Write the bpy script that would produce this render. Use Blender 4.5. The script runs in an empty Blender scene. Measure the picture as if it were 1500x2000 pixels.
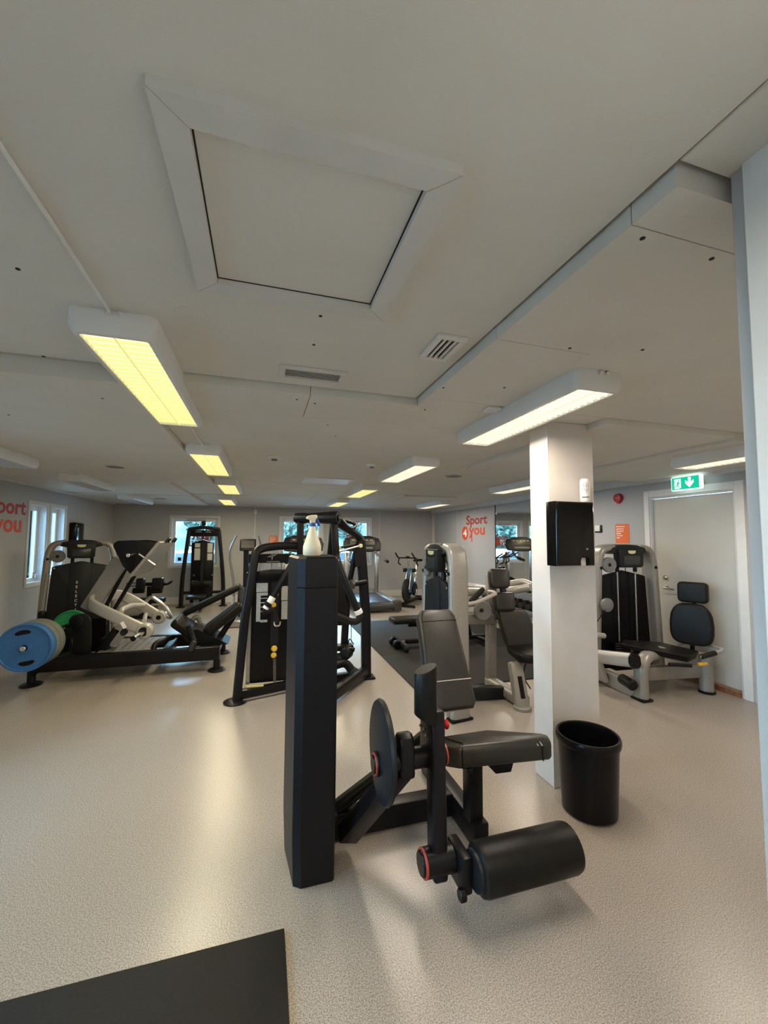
import bpy, bmesh, math, random
from mathutils import Vector, Matrix
random.seed(7)
C = bpy.context.scene.collection
PI = math.pi
R = math.radians
V = Vector

# ------------------------------------------------------------------ camera
EYE = V((0, 0, 1.55)); FPX = 795.0
YAW, PITCH, ROLL = R(16.55), R(3.65), R(0.33)
FW = V((math.sin(YAW)*math.cos(PITCH), math.cos(YAW)*math.cos(PITCH), math.sin(PITCH)))
_r0 = V((math.cos(YAW), -math.sin(YAW), 0)); _u0 = _r0.cross(FW)
RT = _r0*math.cos(ROLL) + _u0*math.sin(ROLL); UP = _u0*math.cos(ROLL) - _r0*math.sin(ROLL)
cd = bpy.data.cameras.new('camera'); cam = bpy.data.objects.new('camera', cd); C.objects.link(cam)
cd.sensor_fit = 'AUTO'; cd.sensor_width = 36; cd.lens = FPX/2000*36; cd.clip_start = .02; cd.clip_end = 300
m = Matrix.Identity(4)
for i in range(3):
    m[i][0] = RT[i]; m[i][1] = UP[i]; m[i][2] = -FW[i]; m[i][3] = EYE[i]
cam.matrix_world = m
bpy.context.scene.camera = cam

# ------------------------------------------------------------------ world, exposure
W = bpy.data.worlds.new('sky'); bpy.context.scene.world = W; W.use_nodes = True
bg = W.node_tree.nodes['Background']; bg.inputs[0].default_value = (.42, .71, 1.0, 1); bg.inputs[1].default_value = 19.0
vs = bpy.context.scene.view_settings
vs.view_transform = 'Standard'; vs.look = 'None'; vs.gamma = 1; vs.use_curve_mapping = False; vs.exposure = 0.72
LAMP_W = 15.0          # watts of each ceiling light's tubes
LAMP_COL = (1.0, .87, .58)

# measured layout: a point seen at photo pixel (px, py) on a plane of known depth
def ray(px, py):
    return FW + RT*((px-750)/FPX) + UP*((1000-py)/FPX)
def at(px, py, y):
    r = ray(px, py); return EYE + r*(y/r.y)
def atx(px, py, x):
    r = ray(px, py); return EYE + r*(x/r.x)
def atz(px, py, z):
    r = ray(px, py); return EYE + r*((z-EYE.z)/r.z)

# ------------------------------------------------------------------ materials
MATS = {}
def mat(name, col, rough=.5, metal=0.0, var=.06, scale=40, bump=0.0, bscale=200, emit=None, es=1, spec=.5, coat=0):
    if name in MATS: return MATS[name]
    m = bpy.data.materials.new(name); m.use_nodes = True; nt = m.node_tree; b = nt.nodes['Principled BSDF']
    b.inputs['Roughness'].default_value = rough; b.inputs['Metallic'].default_value = metal
    b.inputs['Specular IOR Level'].default_value = spec; b.inputs['Coat Weight'].default_value = coat
    tc = nt.nodes.new('ShaderNodeTexCoord'); n = nt.nodes.new('ShaderNodeTexNoise')
    n.inputs['Scale'].default_value = scale; n.inputs['Detail'].default_value = 3
    nt.links.new(tc.outputs['Object'], n.inputs['Vector'])
    r = nt.nodes.new('ShaderNodeValToRGB'); r.color_ramp.elements[0].position = .3; r.color_ramp.elements[1].position = .7
    r.color_ramp.elements[0].color = tuple(c*(1-var) for c in col)+(1,)
    r.color_ramp.elements[1].color = tuple(min(1, c*(1+var)) for c in col)+(1,)
    nt.links.new(n.outputs['Fac'], r.inputs['Fac']); nt.links.new(r.outputs['Color'], b.inputs['Base Color'])
    if bump:
        n2 = nt.nodes.new('ShaderNodeTexNoise'); n2.inputs['Scale'].default_value = bscale; n2.inputs['Detail'].default_value = 2
        nt.links.new(tc.outputs['Object'], n2.inputs['Vector'])
        bp = nt.nodes.new('ShaderNodeBump'); bp.inputs['Strength'].default_value = bump; bp.inputs['Distance'].default_value = .002
        nt.links.new(n2.outputs['Fac'], bp.inputs['Height']); nt.links.new(bp.outputs['Normal'], b.inputs['Normal'])
    if emit:
        b.inputs['Emission Color'].default_value = emit+(1,); b.inputs['Emission Strength'].default_value = es
    MATS[name] = m; return m

def floor_mat():
    m = bpy.data.materials.new('speckled_vinyl'); m.use_nodes = True; nt = m.node_tree; b = nt.nodes['Principled BSDF']
    tc = nt.nodes.new('ShaderNodeTexCoord')
    def noise(s, d=2):
        n = nt.nodes.new('ShaderNodeTexNoise'); n.inputs['Scale'].default_value = s; n.inputs['Detail'].default_value = d
        nt.links.new(tc.outputs['Object'], n.inputs['Vector']); return n
    n1 = noise(210, 3); r1 = nt.nodes.new('ShaderNodeValToRGB')
    e = r1.color_ramp.elements; e[0].position = .36; e[0].color = (.195, .168, .145, 1); e[1].position = .62; e[1].color = (.425, .382, .34, 1)
    k = e.new(.5); k.color = (.318, .281, .245, 1)
    nt.links.new(n1.outputs['Fac'], r1.inputs['Fac'])
    vo = nt.nodes.new('ShaderNodeTexVoronoi'); vo.inputs['Scale'].default_value = 170
    nt.links.new(tc.outputs['Object'], vo.inputs['Vector'])
    r2 = nt.nodes.new('ShaderNodeValToRGB'); e = r2.color_ramp.elements
    e[0].position = .10; e[0].color = (1, 1, 1, 1); e[1].position = .16; e[1].color = (0, 0, 0, 1)
    nt.links.new(vo.outputs['Distance'], r2.inputs['Fac'])
    mx = nt.nodes.new('ShaderNodeMixRGB'); mx.inputs['Color2'].default_value = (.60, .58, .54, 1)
    nt.links.new(r2.outputs['Color'], mx.inputs['Fac']); nt.links.new(r1.outputs['Color'], mx.inputs['Color1'])
    n3 = noise(.9, 2); r3 = nt.nodes.new('ShaderNodeValToRGB'); r3.color_ramp.elements[0].color = (.90, .88, .86, 1); r3.color_ramp.elements[1].color = (1, 1, 1, 1)
    nt.links.new(n3.outputs['Fac'], r3.inputs['Fac'])
    m2 = nt.nodes.new('ShaderNodeMixRGB'); m2.blend_type = 'MULTIPLY'; m2.inputs['Fac'].default_value = 1
    nt.links.new(mx.outputs['Color'], m2.inputs['Color1']); nt.links.new(r3.outputs['Color'], m2.inputs['Color2'])
    nt.links.new(m2.outputs['Color'], b.inputs['Base Color'])
    b.inputs['Roughness'].default_value = .27; b.inputs['Specular IOR Level'].default_value = .5
    n4 = noise(140, 2); bp = nt.nodes.new('ShaderNodeBump'); bp.inputs['Strength'].default_value = .18; bp.inputs['Distance'].default_value = .003
    nt.links.new(n4.outputs['Fac'], bp.inputs['Height']); nt.links.new(bp.outputs['Normal'], b.inputs['Normal'])
    return m
M_FLOOR = floor_mat()
M_CEIL = mat('ceiling_paint', (.665, .64, .585), .75, var=.03, scale=3, bump=.35, bscale=260)
M_WALL = mat('wall_paint', (.415, .41, .405), .7, var=.03, scale=2, bump=.15, bscale=300)
M_WHITE = mat('white_paint', (.72, .71, .68), .45, var=.03, scale=8, bump=.05)
M_COL = mat('column_paint', (.68, .63, .585), .5, var=.05, scale=6, bump=.08, bscale=120)
M_TRIM = mat('trim_paint', (.62, .61, .58), .5, var=.03, scale=8)
M_DOOR = mat('door_paint', (.50, .48, .43), .42, var=.03, scale=3)
M_WOOD = mat('threshold_oak', (.23, .10, .045), .5, var=.3, scale=25)
M_BLACK = mat('black_powdercoat', (.006, .006, .0075), .36, var=.1, spec=.24, bump=.05, bscale=500)
M_TOWER = mat('black_textured_shroud', (.005, .005, .0065), .42, var=.1, bump=.25, bscale=900, spec=.24)
M_PLASTIC = mat('black_plastic', (.004, .004, .005), .28, var=.1, spec=.22)
M_GLOSS = mat('black_gloss_plastic', (.003, .003, .003), .10, var=.1, spec=.28)
M_LEATHER = mat('black_vinyl_upholstery', (.010, .0095, .0085), .36, var=.15, scale=30, bump=.3, bscale=350, spec=.16)
M_LEATHER_LIT = mat('lit_vinyl_upholstery', (.023, .021, .0175), .33, spec=.45, var=.15, scale=14, bump=.35, bscale=300)  # lighter copy of the black vinyl, lamp sheen put into its colour
M_PIPE = mat('pale_piping', (.42, .40, .36), .5)
M_RUBBER = mat('black_rubber', (.011, .010, .009), .7, var=.2, scale=90, spec=.3, bump=.4, bscale=500)
M_SILVER = mat('silver_paint', (.285, .27, .245), .36, .25, var=.04)
M_SILVER2 = mat('pale_silver_paint', (.42, .40, .375), .35, .2, var=.04)
M_CHROME = mat('chrome', (.75, .74, .72), .12, 1.0, var=.03)
M_STEEL = mat('brushed_steel', (.48, .47, .46), .32, 1.0, var=.06)
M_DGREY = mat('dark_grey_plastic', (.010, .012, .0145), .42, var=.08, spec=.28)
M_MGREY = mat('mid_grey_plastic', (.17, .17, .17), .45, var=.06)
M_PLACARD = mat('placard_print', (.42, .41, .37), .5, var=.12, scale=60)
M_YELLOW = mat('yellow_plastic', (.80, .50, .05), .35)
M_RED = mat('red_plastic', (.62, .02, .03), .3)
M_REDRING = mat('red_ring', (.40, .05, .03), .4)
M_BLUEP = mat('blue_rubber_plate', (.035, .14, .36), .42, var=.08, bump=.1)
M_OLIVE = mat('grey_rubber_plate', (.16, .17, .15), .5, var=.08)
M_GREENP = mat('green_rubber_plate', (.02, .34, .10), .42, var=.08)
M_BOTTLE = mat('cream_bottle_plastic', (.78, .72, .54), .35, var=.02)
M_BLUE = mat('blue_plastic', (.02, .07, .38), .35)
M_ORANGE = mat('orange_poster', (.72, .14, .03), .6, var=.02)
M_PRINT = mat('white_print', (.85, .83, .80), .6, var=.02)
M_LOGOR = mat('dark_red_vinyl', (.40, .035, .03), .55, var=.03)
M_LOGOO = mat('orange_red_vinyl', (.66, .08, .025), .55, var=.03)
M_ALARM = mat('alarm_red', (.36, .012, .018), .35)
M_EXITG = mat('exit_green', (.0, .30, .16), .4, emit=(.0, .62, .34), es=.5)
M_EXITW = mat('exit_white', (.85, .9, .9), .4, emit=(.75, 1, .95), es=1.0)
M_LAMP = mat('lamp_diffuser_warm', (.8, .75, .5), .4, emit=(1.0, .95, .46), es=.70)
M_LAMPW = mat('lamp_diffuser_pale', (.8, .78, .7), .4, emit=(1.0, .92, .76), es=.72)
M_LAMPOFF = mat('lamp_diffuser_off', (.62, .66, .70), .3)
M_LOUVRE = mat('lamp_louvre', (.62, .56, .34), .4, emit=(.95, .85, .36), es=.34)
M_LOUVREW = mat('lamp_louvre_pale', (.66, .62, .54), .4, emit=(.9, .80, .62), es=.36)
M_FRAME = mat('window_frame_paint', (.74, .76, .77), .4, var=.02)
M_BELT = mat('treadmill_belt', (.035, .042, .055), .35, var=.15, scale=60)
M_RAIL = mat('treadmill_rail', (.20, .21, .22), .4)
M_CONSOLE = mat('console_print', (.055, .048, .042), .35, var=.3, scale=50)
M_BIKEBLUE = mat('bike_shell_paint', (.05, .16, .30), .3)
M_FOOTPL = mat('checker_plate', (.30, .29, .27), .45, .5, var=.25, scale=60, bump=.5, bscale=150)
M_BADGE = mat('pale_badge', (.62, .60, .30), .4)
M_CARD = mat('screen_dark', (.03, .035, .03), .25)
M_GRASS = mat('hill_grass', (.045, .075, .060), .9, var=.5, scale=1.3, bump=.6, bscale=6)
M_ASPH = mat('asphalt', (.09, .09, .09), .9, var=.15, scale=5)
M_CAR = mat('car_white_paint', (.62, .63, .65), .3, coat=.5)
M_CAR2 = mat('car_grey_paint', (.20, .22, .25), .3, coat=.5)
M_CARGL = mat('car_window', (.03, .04, .05), .1)
M_MIRROR = mat('mirror_silver', (.80, .82, .81), .015, 1.0, var=0)
M_LEAF = mat('shrub_leaves', (.022, .045, .032), .8, var=.5, scale=4)
M_HOUSE = mat('house_cladding', (.50, .50, .48), .8, var=.08, scale=2)
M_ROOF = mat('house_roof', (.10, .10, .11), .8)
def glass_mat():
    m = bpy.data.materials.new('window_glass'); m.use_nodes = True; nt = m.node_tree; nt.nodes.clear()
    o = nt.nodes.new('ShaderNodeOutputMaterial'); t = nt.nodes.new('ShaderNodeBsdfTransparent'); g = nt.nodes.new('ShaderNodeBsdfGlossy')
    t.inputs[0].default_value = (.90, .97, .98, 1); g.inputs['Roughness'].default_value = .02
    f = nt.nodes.new('ShaderNodeFresnel'); f.inputs[0].default_value = 1.45
    x = nt.nodes.new('ShaderNodeMixShader'); nt.links.new(f.outputs[0], x.inputs[0]); nt.links.new(t.outputs[0], x.inputs[1]); nt.links.new(g.outputs[0], x.inputs[2])
    nt.links.new(x.outputs[0], o.inputs[0]); return m
M_GLASS = glass_mat()

# ------------------------------------------------------------------ mesh builder
def rnd(pts, r=.05, n=4):
    """round the inner corners of a polyline"""
    pts = [V(p) for p in pts]; out = [pts[0]]
    for a, b, c in zip(pts, pts[1:], pts[2:]):
        d1 = (a-b); d2 = (c-b); k = min(r, d1.length*.45, d2.length*.45)
        p = b+d1.normalized()*k; q = b+d2.normalized()*k
        for i in range(n+1):
            t = i/n; out.append(p*(1-t)**2 + b*2*t*(1-t) + q*t*t)
    out.append(pts[-1]); return out
def rrect(w, h, r, n=3):
    out = []
    for cx, cy, a0 in ((w/2-r, h/2-r, 0), (-w/2+r, h/2-r, 90), (-w/2+r, -h/2+r, 180), (w/2-r, -h/2+r, 270)):
        for i in range(n+1):
            a = R(a0+90*i/n); out.append((cx+r*math.cos(a), cy+r*math.sin(a)))
    return out
def frame(o, x, y):
    x = V(x).normalized(); y = V(y); z = x.cross(y).normalized(); y = z.cross(x)
    m = Matrix.Identity(4)
    for i in range(3): m[i][0] = x[i]; m[i][1] = y[i]; m[i][2] = z[i]; m[i][3] = o[i]
    return m
class MB:
    def __init__(s, M=None): s.v = []; s.f = []; s.M = M
    def raw(s, vs, fs, M=None):
        k = len(s.v)
        for p in vs:
            p = V(p)
            if M is not None: p = M @ p
            if s.M is not None: p = s.M @ p
            s.v.append(p)
        s.f += [tuple(i+k for i in f) for f in fs]; return s
    def frombm(s, bm, M=None):
        bm.verts.ensure_lookup_table(); bm.verts.index_update()
        s.raw([v.co.copy() for v in bm.verts], [[v.index for v in f.verts] for f in bm.faces], M); bm.free(); return s
    def box(s, c, size, M=None, bev=0, seg=2):
        bm = bmesh.new(); bmesh.ops.create_cube(bm, size=1)
        for v in bm.verts: v.co = V((v.co.x*size[0], v.co.y*size[1], v.co.z*size[2]))
        if bev: bmesh.ops.bevel(bm, geom=bm.edges[:], offset=min(bev, min(size)*.49), segments=seg, profile=.5, affect='EDGES')
        T = Matrix.Translation(c)
        return s.frombm(bm, T if M is None else M @ T)
    def bx(s, x0, x1, y0, y1, z0, z1, bev=0, seg=1):
        return s.box(((x0+x1)/2, (y0+y1)/2, (z0+z1)/2), (abs(x1-x0), abs(y1-y0), abs(z1-z0)), None, bev, seg)
    def beam(s, p, q, w, h, up=(0, 0, 1), bev=.006, seg=2):
        p = V(p); q = V(q); d = q-p; L = d.length; up = V(up)
        side = d.cross(up)
        if side.length < 1e-6: side = d.cross(V((0, 1, 0)))
        return s.box((L/2, 0, 0), (L, w, h), frame(p, d, -side), bev, seg)
    def sweep(s, pts, sec, up=(0, 0, 1), caps=True):
        pts = [V(p) for p in pts]; up = V(up); n = len(sec); vs = []; fs = []
        for i, p in enumerate(pts):
            a = pts[max(0, i-1)]; b = pts[min(len(pts)-1, i+1)]; t = (b-a).normalized()
            side = t.cross(up)
            if side.length < 1e-4: side = t.cross(V((.3, .9, .1)))
            side.normalize(); u2 = side.cross(t).normalized()
            vs += [p+side*x+u2*y for x, y in sec]
        for i in range(len(pts)-1):
            for j in range(n):
                fs.append((i*n+j, i*n+(j+1) % n, (i+1)*n+(j+1) % n, (i+1)*n+j))
        if caps: fs += [tuple(range(n))[::-1], tuple(range((len(pts)-1)*n, len(pts)*n))]
        return s.raw(vs, fs)
    def tube(s, pts, r, seg=10, fil=0, up=None):
        pts = [V(p) for p in pts]
        if fil: pts = rnd(pts, fil)
        sec = [(r*math.cos(2*PI*i/seg), r*math.sin(2*PI*i/seg)) for i in range(seg)]
        if up is None:
            d = (pts[-1]-pts[0]).normalized(); up = (0, 0, 1) if abs(d.z) < .9 else (0, 1, 0)
            nrm = V((0, 0, 0))
            for a, b, c in zip(pts, pts[1:], pts[2:]): nrm += (b-a).cross(c-b)
            if nrm.length > 1e-6: up = nrm.normalized()
        return s.sweep(pts, sec, up)
    def lathe(s, prof, p, d, seg=24, caps=True):
        """profile [(radius, along)] about the axis p + d"""
        d = V(d).normalized(); a = V((0, 0, 1)) if abs(d.z) < .9 else V((1, 0, 0)); M = frame(p, d, a)
        vs = []; fs = []; n = seg
        for r, z in prof:
            for i in range(n):
                t = 2*PI*i/n; vs.append((z, max(r, 1e-4)*math.cos(t), max(r, 1e-4)*math.sin(t)))
        for k in range(len(prof)-1):
            for i in range(n): fs.append((k*n+i, (k+1)*n+i, (k+1)*n+(i+1) % n, k*n+(i+1) % n))
        if caps: fs += [tuple(range(n)), tuple(range((len(prof)-1)*n, len(prof)*n))[::-1]]
        return s.raw(vs, fs, M)
    def cyl(s, p, q, r, seg=20, bev=.004):
        p = V(p); q = V(q); L = (q-p).length; b = min(bev, L*.4, r*.4)
        return s.lathe([(r-b, 0), (r, b), (r, L-b), (r-b, L)], p, q-p, seg)
    def prism(s, poly, o, u, v, depth, bev=0, seg=2):
        """poly in the (u, v) plane at o, extruded by depth along u x v"""
        bm = bmesh.new(); a = [bm.verts.new((x, y, 0)) for x, y in poly]; b = [bm.verts.new((x, y, depth)) for x, y in poly]; n = len(poly)
        bm.faces.new(a[::-1]); bm.faces.new(b)
        for i in range(n): bm.faces.new((a[i], a[(i+1) % n], b[(i+1) % n], b[i]))
        bmesh.ops.recalc_face_normals(bm, faces=bm.faces[:])
        if bev:
            es = [e for e in bm.edges if (e.verts[0].co.z == e.verts[1].co.z)]
            bmesh.ops.bevel(bm, geom=es, offset=bev, segments=seg, profile=.5, affect='EDGES')
        return s.frombm(bm, frame(o, u, v))
    def hull(s, pts):
        bm = bmesh.new(); [bm.verts.new(p) for p in pts]
        r = bmesh.ops.convex_hull(bm, input=bm.verts[:]); return s.frombm(bm)
    def build(s, name, m, parent=None, kind=None, label=None, ang=38):
        off = V((0, 0, 0)); o = parent
        while o is not None: off += o.location; o = o.parent
        me = bpy.data.meshes.new(name); me.from_pydata([p-off for p in s.v], [], s.f)
        bm = bmesh.new(); bm.from_mesh(me); bmesh.ops.recalc_face_normals(bm, faces=bm.faces[:]); bm.to_mesh(me); bm.free()
        me.shade_smooth(); me.set_sharp_from_angle(angle=R(ang)); me.materials.append(m)
        o = bpy.data.objects.new(name, me); C.objects.link(o)
        if parent is not None: o.parent = parent
        if kind: o['kind'] = kind
        if label: o['label'] = label
        return o
def tag(o, label, cat, group=None):
    o['label'] = label; o['category'] = cat
    if group: o['group'] = group
    return o
def thing(name, loc, label, cat, group=None):
    o = bpy.data.objects.new(name, None); C.objects.link(o); o.location = loc; o.empty_display_size = .1
    return tag(o, label, cat, group)
def text(name, s, size, o, x, y, m, parent, bold=0.0, ext=.0008, align='LEFT', sx=1.0, line=1.0):
    c = bpy.data.curves.new('tmp', 'FONT'); c.body = s; c.size = size; c.extrude = ext; c.offset = bold; c.align_x = align; c.resolution_u = 3; c.space_line = line
    t = bpy.data.objects.new('tmp', c); C.objects.link(t); dg = bpy.context.evaluated_depsgraph_get()
    me = bpy.data.meshes.new_from_object(t.evaluated_get(dg)); bpy.data.objects.remove(t)
    mb = MB(); F = frame(o, x, y)
    mb.raw([(v.co.x*sx, v.co.y, v.co.z) for v in me.vertices], [tuple(p.vertices) for p in me.polygons], F); bpy.data.meshes.remove(me)
    return mb.build(name, m, parent)
def copy_thing(root, loc, label, group=None):
    r = root.copy(); C.objects.link(r); r.location = loc; r['label'] = label
    if group: r['group'] = group
    for ch in list(root.children):
        c = ch.copy(); C.objects.link(c); c.parent = r
        for g in ch.children:
            d = g.copy(); C.objects.link(d); d.parent = c
    return r
def struct(o): o['kind'] = 'structure'; return o

# ------------------------------------------------------------------ room shell
XL, XR, YB, YN = -3.21, 4.55, 10.45, -2.6
ZU, ZC = 2.37, 2.325
MB().bx(XL-.25, XR+.25, YN-.2, YB+.25, -.1, 0).build('floor', M_FLOOR, None, 'structure')

# ceiling: backing slab with boards hung below it, joints left open between boards
ceil = MB().bx(XL-.25, XR+.25, YN-.2, YB+.25, 2.40, 2.52).build('ceiling', M_CEIL, None, 'structure')
def board(x0, x1, y0, y1, z, t=None, bev=.003, gx=.0015):
    return MB().bx(x0+gx, x1-gx, y0+.0015, y1-.0015, z, 2.41 if t is None else z+t, bev).build('ceiling_board', M_CEIL, ceil)
# raised field over the viewer
board(XL, .847, YN, 2.191, ZU); board(.847, XR, YN, .619, ZU)
# lower boxed field on the right of it
for y0, y1 in ((.627, .745), (.745, 1.352), (1.352, 2.05)): board(.855, 1.30, y0, y1, ZC, None, 0, 0)
board(1.30, XR, .6285, 2.0485, ZC, None, 0, 0)
board(.855, 2.09, 2.05, 2.2, ZC, None, 0)
# lower field at the back
board(-.66, .232, 2.2, 2.62, ZC); board(.232, 2.09, 2.2, 2.62, ZC)
board(-.66, 2.09, 2.62, 6.8, ZC); board(-1.24, .9, 6.8, 7.92, ZC); board(.9, 4.0, 6.8, YB, ZC); board(-1.24, .9, 8.0, YB, ZC)
board(2.09, 3.25, 3.9, 6.8, ZC); board(3.25, XR, 3.9, 6.8, ZC); board(4.0, XR, 6.8, YB, ZC)
board(-1.24, -.66, 6.1, 6.8, ZC)
# boxed duct on the left
board(XL, -.66, 2.2, 5.36, 2.285); board(XL, -.66, 5.36, 6.1, 2.285); board(XL, -1.24, 6.1, 7.95, 2.285); board(XL, -1.24, 8.03, YB, 2.285)
# lower alcove ceiling by the door
board(2.09, 3.25, 2.05, 3.9, 2.285); board(3.25, XR, 2.05, 3.9, 2.26)
MB().bx(-1.24, -.28, 7.92, 8.0, 2.335, 2.41).bx(XL, -1.24, 7.95, 8.03, 2.33, 2.41).build('joint_shade_strip', M_PLASTIC, ceil)  # black strips stand in for the shade inside two wide joints
board(-.28, .9, 7.92, 8.0, ZC)
# boxed duct at the back right
board(2.4, 3.45, 6.82, 7.4, 2.29, .05)
# narrow joints above stay open, the two wide ones hold painted shade; screw heads
sc = MB()
for px, py, z in ((626, 617, ZU), (613, 673, ZU), (35, 525, ZU), (700, 318, ZU), (1255, 465, ZC), (1255, 683, ZC), (985, 757, ZC), (1113, 680, ZC), (866, 757, ZC), (830, 800, ZC), (640, 830, ZC), (655, 852, ZC), (580, 780, ZC), (615, 788, ZC), (200, 778, 2.285), (17, 810, 2.285), (85, 696, 2.285), (265, 780, 2.285), (1185, 925-200, ZC), (1390, 505, ZC)):
    p = atz(px, py, z); sc.lathe([(.007, 0), (.0065, .002)], (p.x, p.y, z-.0018), (0, 0, 1), 8)
sc.build('screw_heads', M_DGREY, ceil, 'stuff')
# round filled hole near the first light
p = atz(370, 612, ZU); MB().lathe([(.045, 0), (.047, .002), (.047, .004)], (p.x, p.y, ZU-.003), (0, 0, 1), 28).build('blanking_disc', M_CEIL, ceil)

# access hatch
h = thing('ceiling_hatch', (.09, 1.08, ZU), 'large square access hatch with mitred frame in the ceiling', 'hatch')
hx0, hx1, hy0, hy1 = -.218, .405, .762, 1.395; w = .062
MB().bx(hx0+w, hx1-w, hy0+w, hy1-w, ZU-.004, ZU+.002, .001).build('hatch_panel', M_CEIL, h)
gshade = MB(); e_ = .004
for q_ in ((hx0+w, hx0+w+e_, hy0+w, hy1-w), (hx1-w-e_, hx1-w, hy0+w, hy1-w), (hx0+w+e_, hx1-w-e_, hy0+w, hy0+w+e_), (hx0+w+e_, hx1-w-e_, hy1-w-e_, hy1-w)): gshade.bx(*q_, ZU-.0055, ZU-.003)
gshade.build('gap_shade_line', M_DGREY, h)  # dark strips paint in the shade of the gap round the panel
def mitre(a, b, c, d): MB().hull([V((x, y, z)) for (x, y) in (a, b, c, d) for z in (ZU-.024, ZU+.001)]).build('frame_strip', M_TRIM, h)
g = .002
mitre((hx0, hy0), (hx1, hy0), (hx1-w, hy0+w), (hx0+w, hy0+w)); mitre((hx0, hy1), (hx1, hy1), (hx1-w, hy1-w), (hx0+w, hy1-w))
mitre((hx0, hy0+g), (hx0, hy1-g), (hx0+w, hy1-w-g), (hx0+w, hy0+w+g)); mitre((hx1, hy0+g), (hx1, hy1-g), (hx1-w, hy1-w-g), (hx1-w, hy0+w+g))

# walls
def wall_x(name, x, sgn, openings, y0, y1, zt=2.45, th=.16):
    """wall in the plane x, its thickness away from the room; openings (y0, y1, z0, z1)"""
    mb = MB(); xa, xb = (x, x+sgn*th); ys = sorted(openings); c = y0
    for a, b, z0, z1 in ys:
        mb.bx(xa, xb, c, a, 0, zt); 
        if z0 > 0: mb.bx(xa, xb, a, b, 0, z0)
        mb.bx(xa, xb, a, b, z1, zt); c = b
    mb.bx(xa, xb, c, y1, 0, zt); return mb.build(name, M_WALL, None, 'structure')
WL = [(-.9, .4, .8, 2.05), (2.0, 3.2, .8, 2.05), (7.03, 7.52, .86, 2.01), (7.64, 8.12, .86, 2.01)]
wl = wall_x('wall_left', XL, -1, WL, YN, YB+.16, th=.22)
wr = wall_x('wall_right', XR, 1, [(2.9, 3.86, 0, 2.07)], .2, YB+.16)
wb = MB(); BO = [(-2.03, -1.03, .88, 2.0), (.44, 1.44, .88, 2.03), (1.72, 2.72, .88, 2.03)]; c = XL-.22
for a, b, z0, z1 in BO:
    wb.bx(c, a, YB, YB+.2, 0, 2.45); wb.bx(a, b, YB, YB+.2, 0, z0); wb.bx(a, b, YB, YB+.2, z1, 2.45); c = b
wb.bx(c, XR+.16, YB, YB+.2, 0, 2.45)
wbk = wb.build('wall_back', M_WALL, None, 'structure')
MB().bx(XL-.22, XR+.16, YN-.16, YN, 0, 2.45).build('wall_front', M_WALL, None, 'structure')
# near wall that comes into the frame at the right, with the trim board on its end
nw = MB().bx(.984, XR+.16, YN, .585, 0, 2.40, .003).build('wall_near', M_WHITE, None, 'structure')
MB().bx(.993, 1.06, .586, .612, 0, ZU, .002).build('end_trim', M_WALL, nw)
# panel joints: cover strips on the panelled walls
def strip_b(x): MB().bx(x-.006, x+.006, YB-.004, YB+.001, .17, 2.29, .001).build('panel_joint', M_TRIM, wbk)
for px in (741, 497, 640): strip_b(at(px, 1040, YB).x)
for y in (9.02,): MB().bx(XR-.004, XR+.001, y-.008, y+.008, .1, 2.25, .001).build('panel_joint', M_TRIM, wr)
MB().bx(XR-.06, XR+.01, YB-.06, YB+.01, 0, 2.3, .004).build('trim_1', M_TRIM, None, 'structure')
MB().bx(XR-.10, XR+.01, .6, YB, 2.232, 2.335, .006).build('trim_2', M_TRIM, None, 'structure')
MB().bx(XL-.01, XL+.03, YN, YB, 2.262, 2.33, .004).build('trim_3', M_TRIM, None, 'structure')
MB().bx(XL, XR-.1, YB-.09, YB+.01, 2.295, 2.335, .004).build('trim_4', M_TRIM, None, 'structure')
MB().bx(XL, XR-.06, YB-.016, YB+.001, 0, .165, .003).build('baseboard_back', M_TRIM, None, 'structure')
MB().bx(XL-.001, XL+.016, YN, YB-.016, 0, .12, .003).build('baseboard_left', M_TRIM, None, 'structure')
MB().bx(XR-.016, XR+.001, 3.94, YB-.06, 0, .12, .003).build('baseboard_right', M_TRIM, None, 'structure')

# windows
def window_y(n, x0, x1, z0, z1):
    """window in the back wall"""
    r = bpy.data.objects.new('window_%d' % n, None); C.objects.link(r); r['kind'] = 'structure'; r.location = ((x0+x1)/2, YB, z0)
    a = .052; y = YB-.012
    cs = MB(); cs.bx(x0-a, x0+.004, y, YB+.002, z0-a, z1+a, .003); cs.bx(x1-.004, x1+a, y, YB+.002, z0-a, z1+a, .003); cs.bx(x0+.004, x1-.004, y, YB+.002, z1-.004, z1+a, .003); cs.bx(x0+.004, x1-.004, y-.004, YB+.002, z0-a, z0+.004, .003)
    cs.build('casing', M_TRIM, r)
    rv = MB(); t = .012; rv.bx(x0, x0+t, YB, YB+.16, z0, z1); rv.bx(x1-t, x1, YB, YB+.16, z0, z1); rv.bx(x0+t, x1-t, YB, YB+.16, z1-t, z1); rv.bx(x0+t, x1-t, YB, YB+.16, z0, z0+t)
    rv.build('reveal', M_FRAME, r)
    f = MB(); t = .07; yy = YB+.10
    f.bx(x0+.01, x0+t, yy, yy+.06, z0+.01, z1-.01, .006); f.bx(x1-t, x1-.01, yy, yy+.06, z0+.01, z1-.01, .006); f.bx(x0+t, x1-t, yy, yy+.06, z1-t-.02, z1-.01, .006); f.bx(x0+t, x1-t, yy, yy+.06, z0+.01, z0+t, .006)
    f.build('sash', M_FRAME, r)
    MB().bx(x0+t-.004, x1-t+.004, yy+.02, yy+.028, z0+t-.004, z1-t-.016).build('pane', M_GLASS, r)
    MB().bx((x0+x1)/2-.22, (x0+x1)/2+.22, yy-.012, yy+.002, z1-.062, z1-.046, .003).build('vent_slot', M_MGREY, r)
    return r
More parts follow.
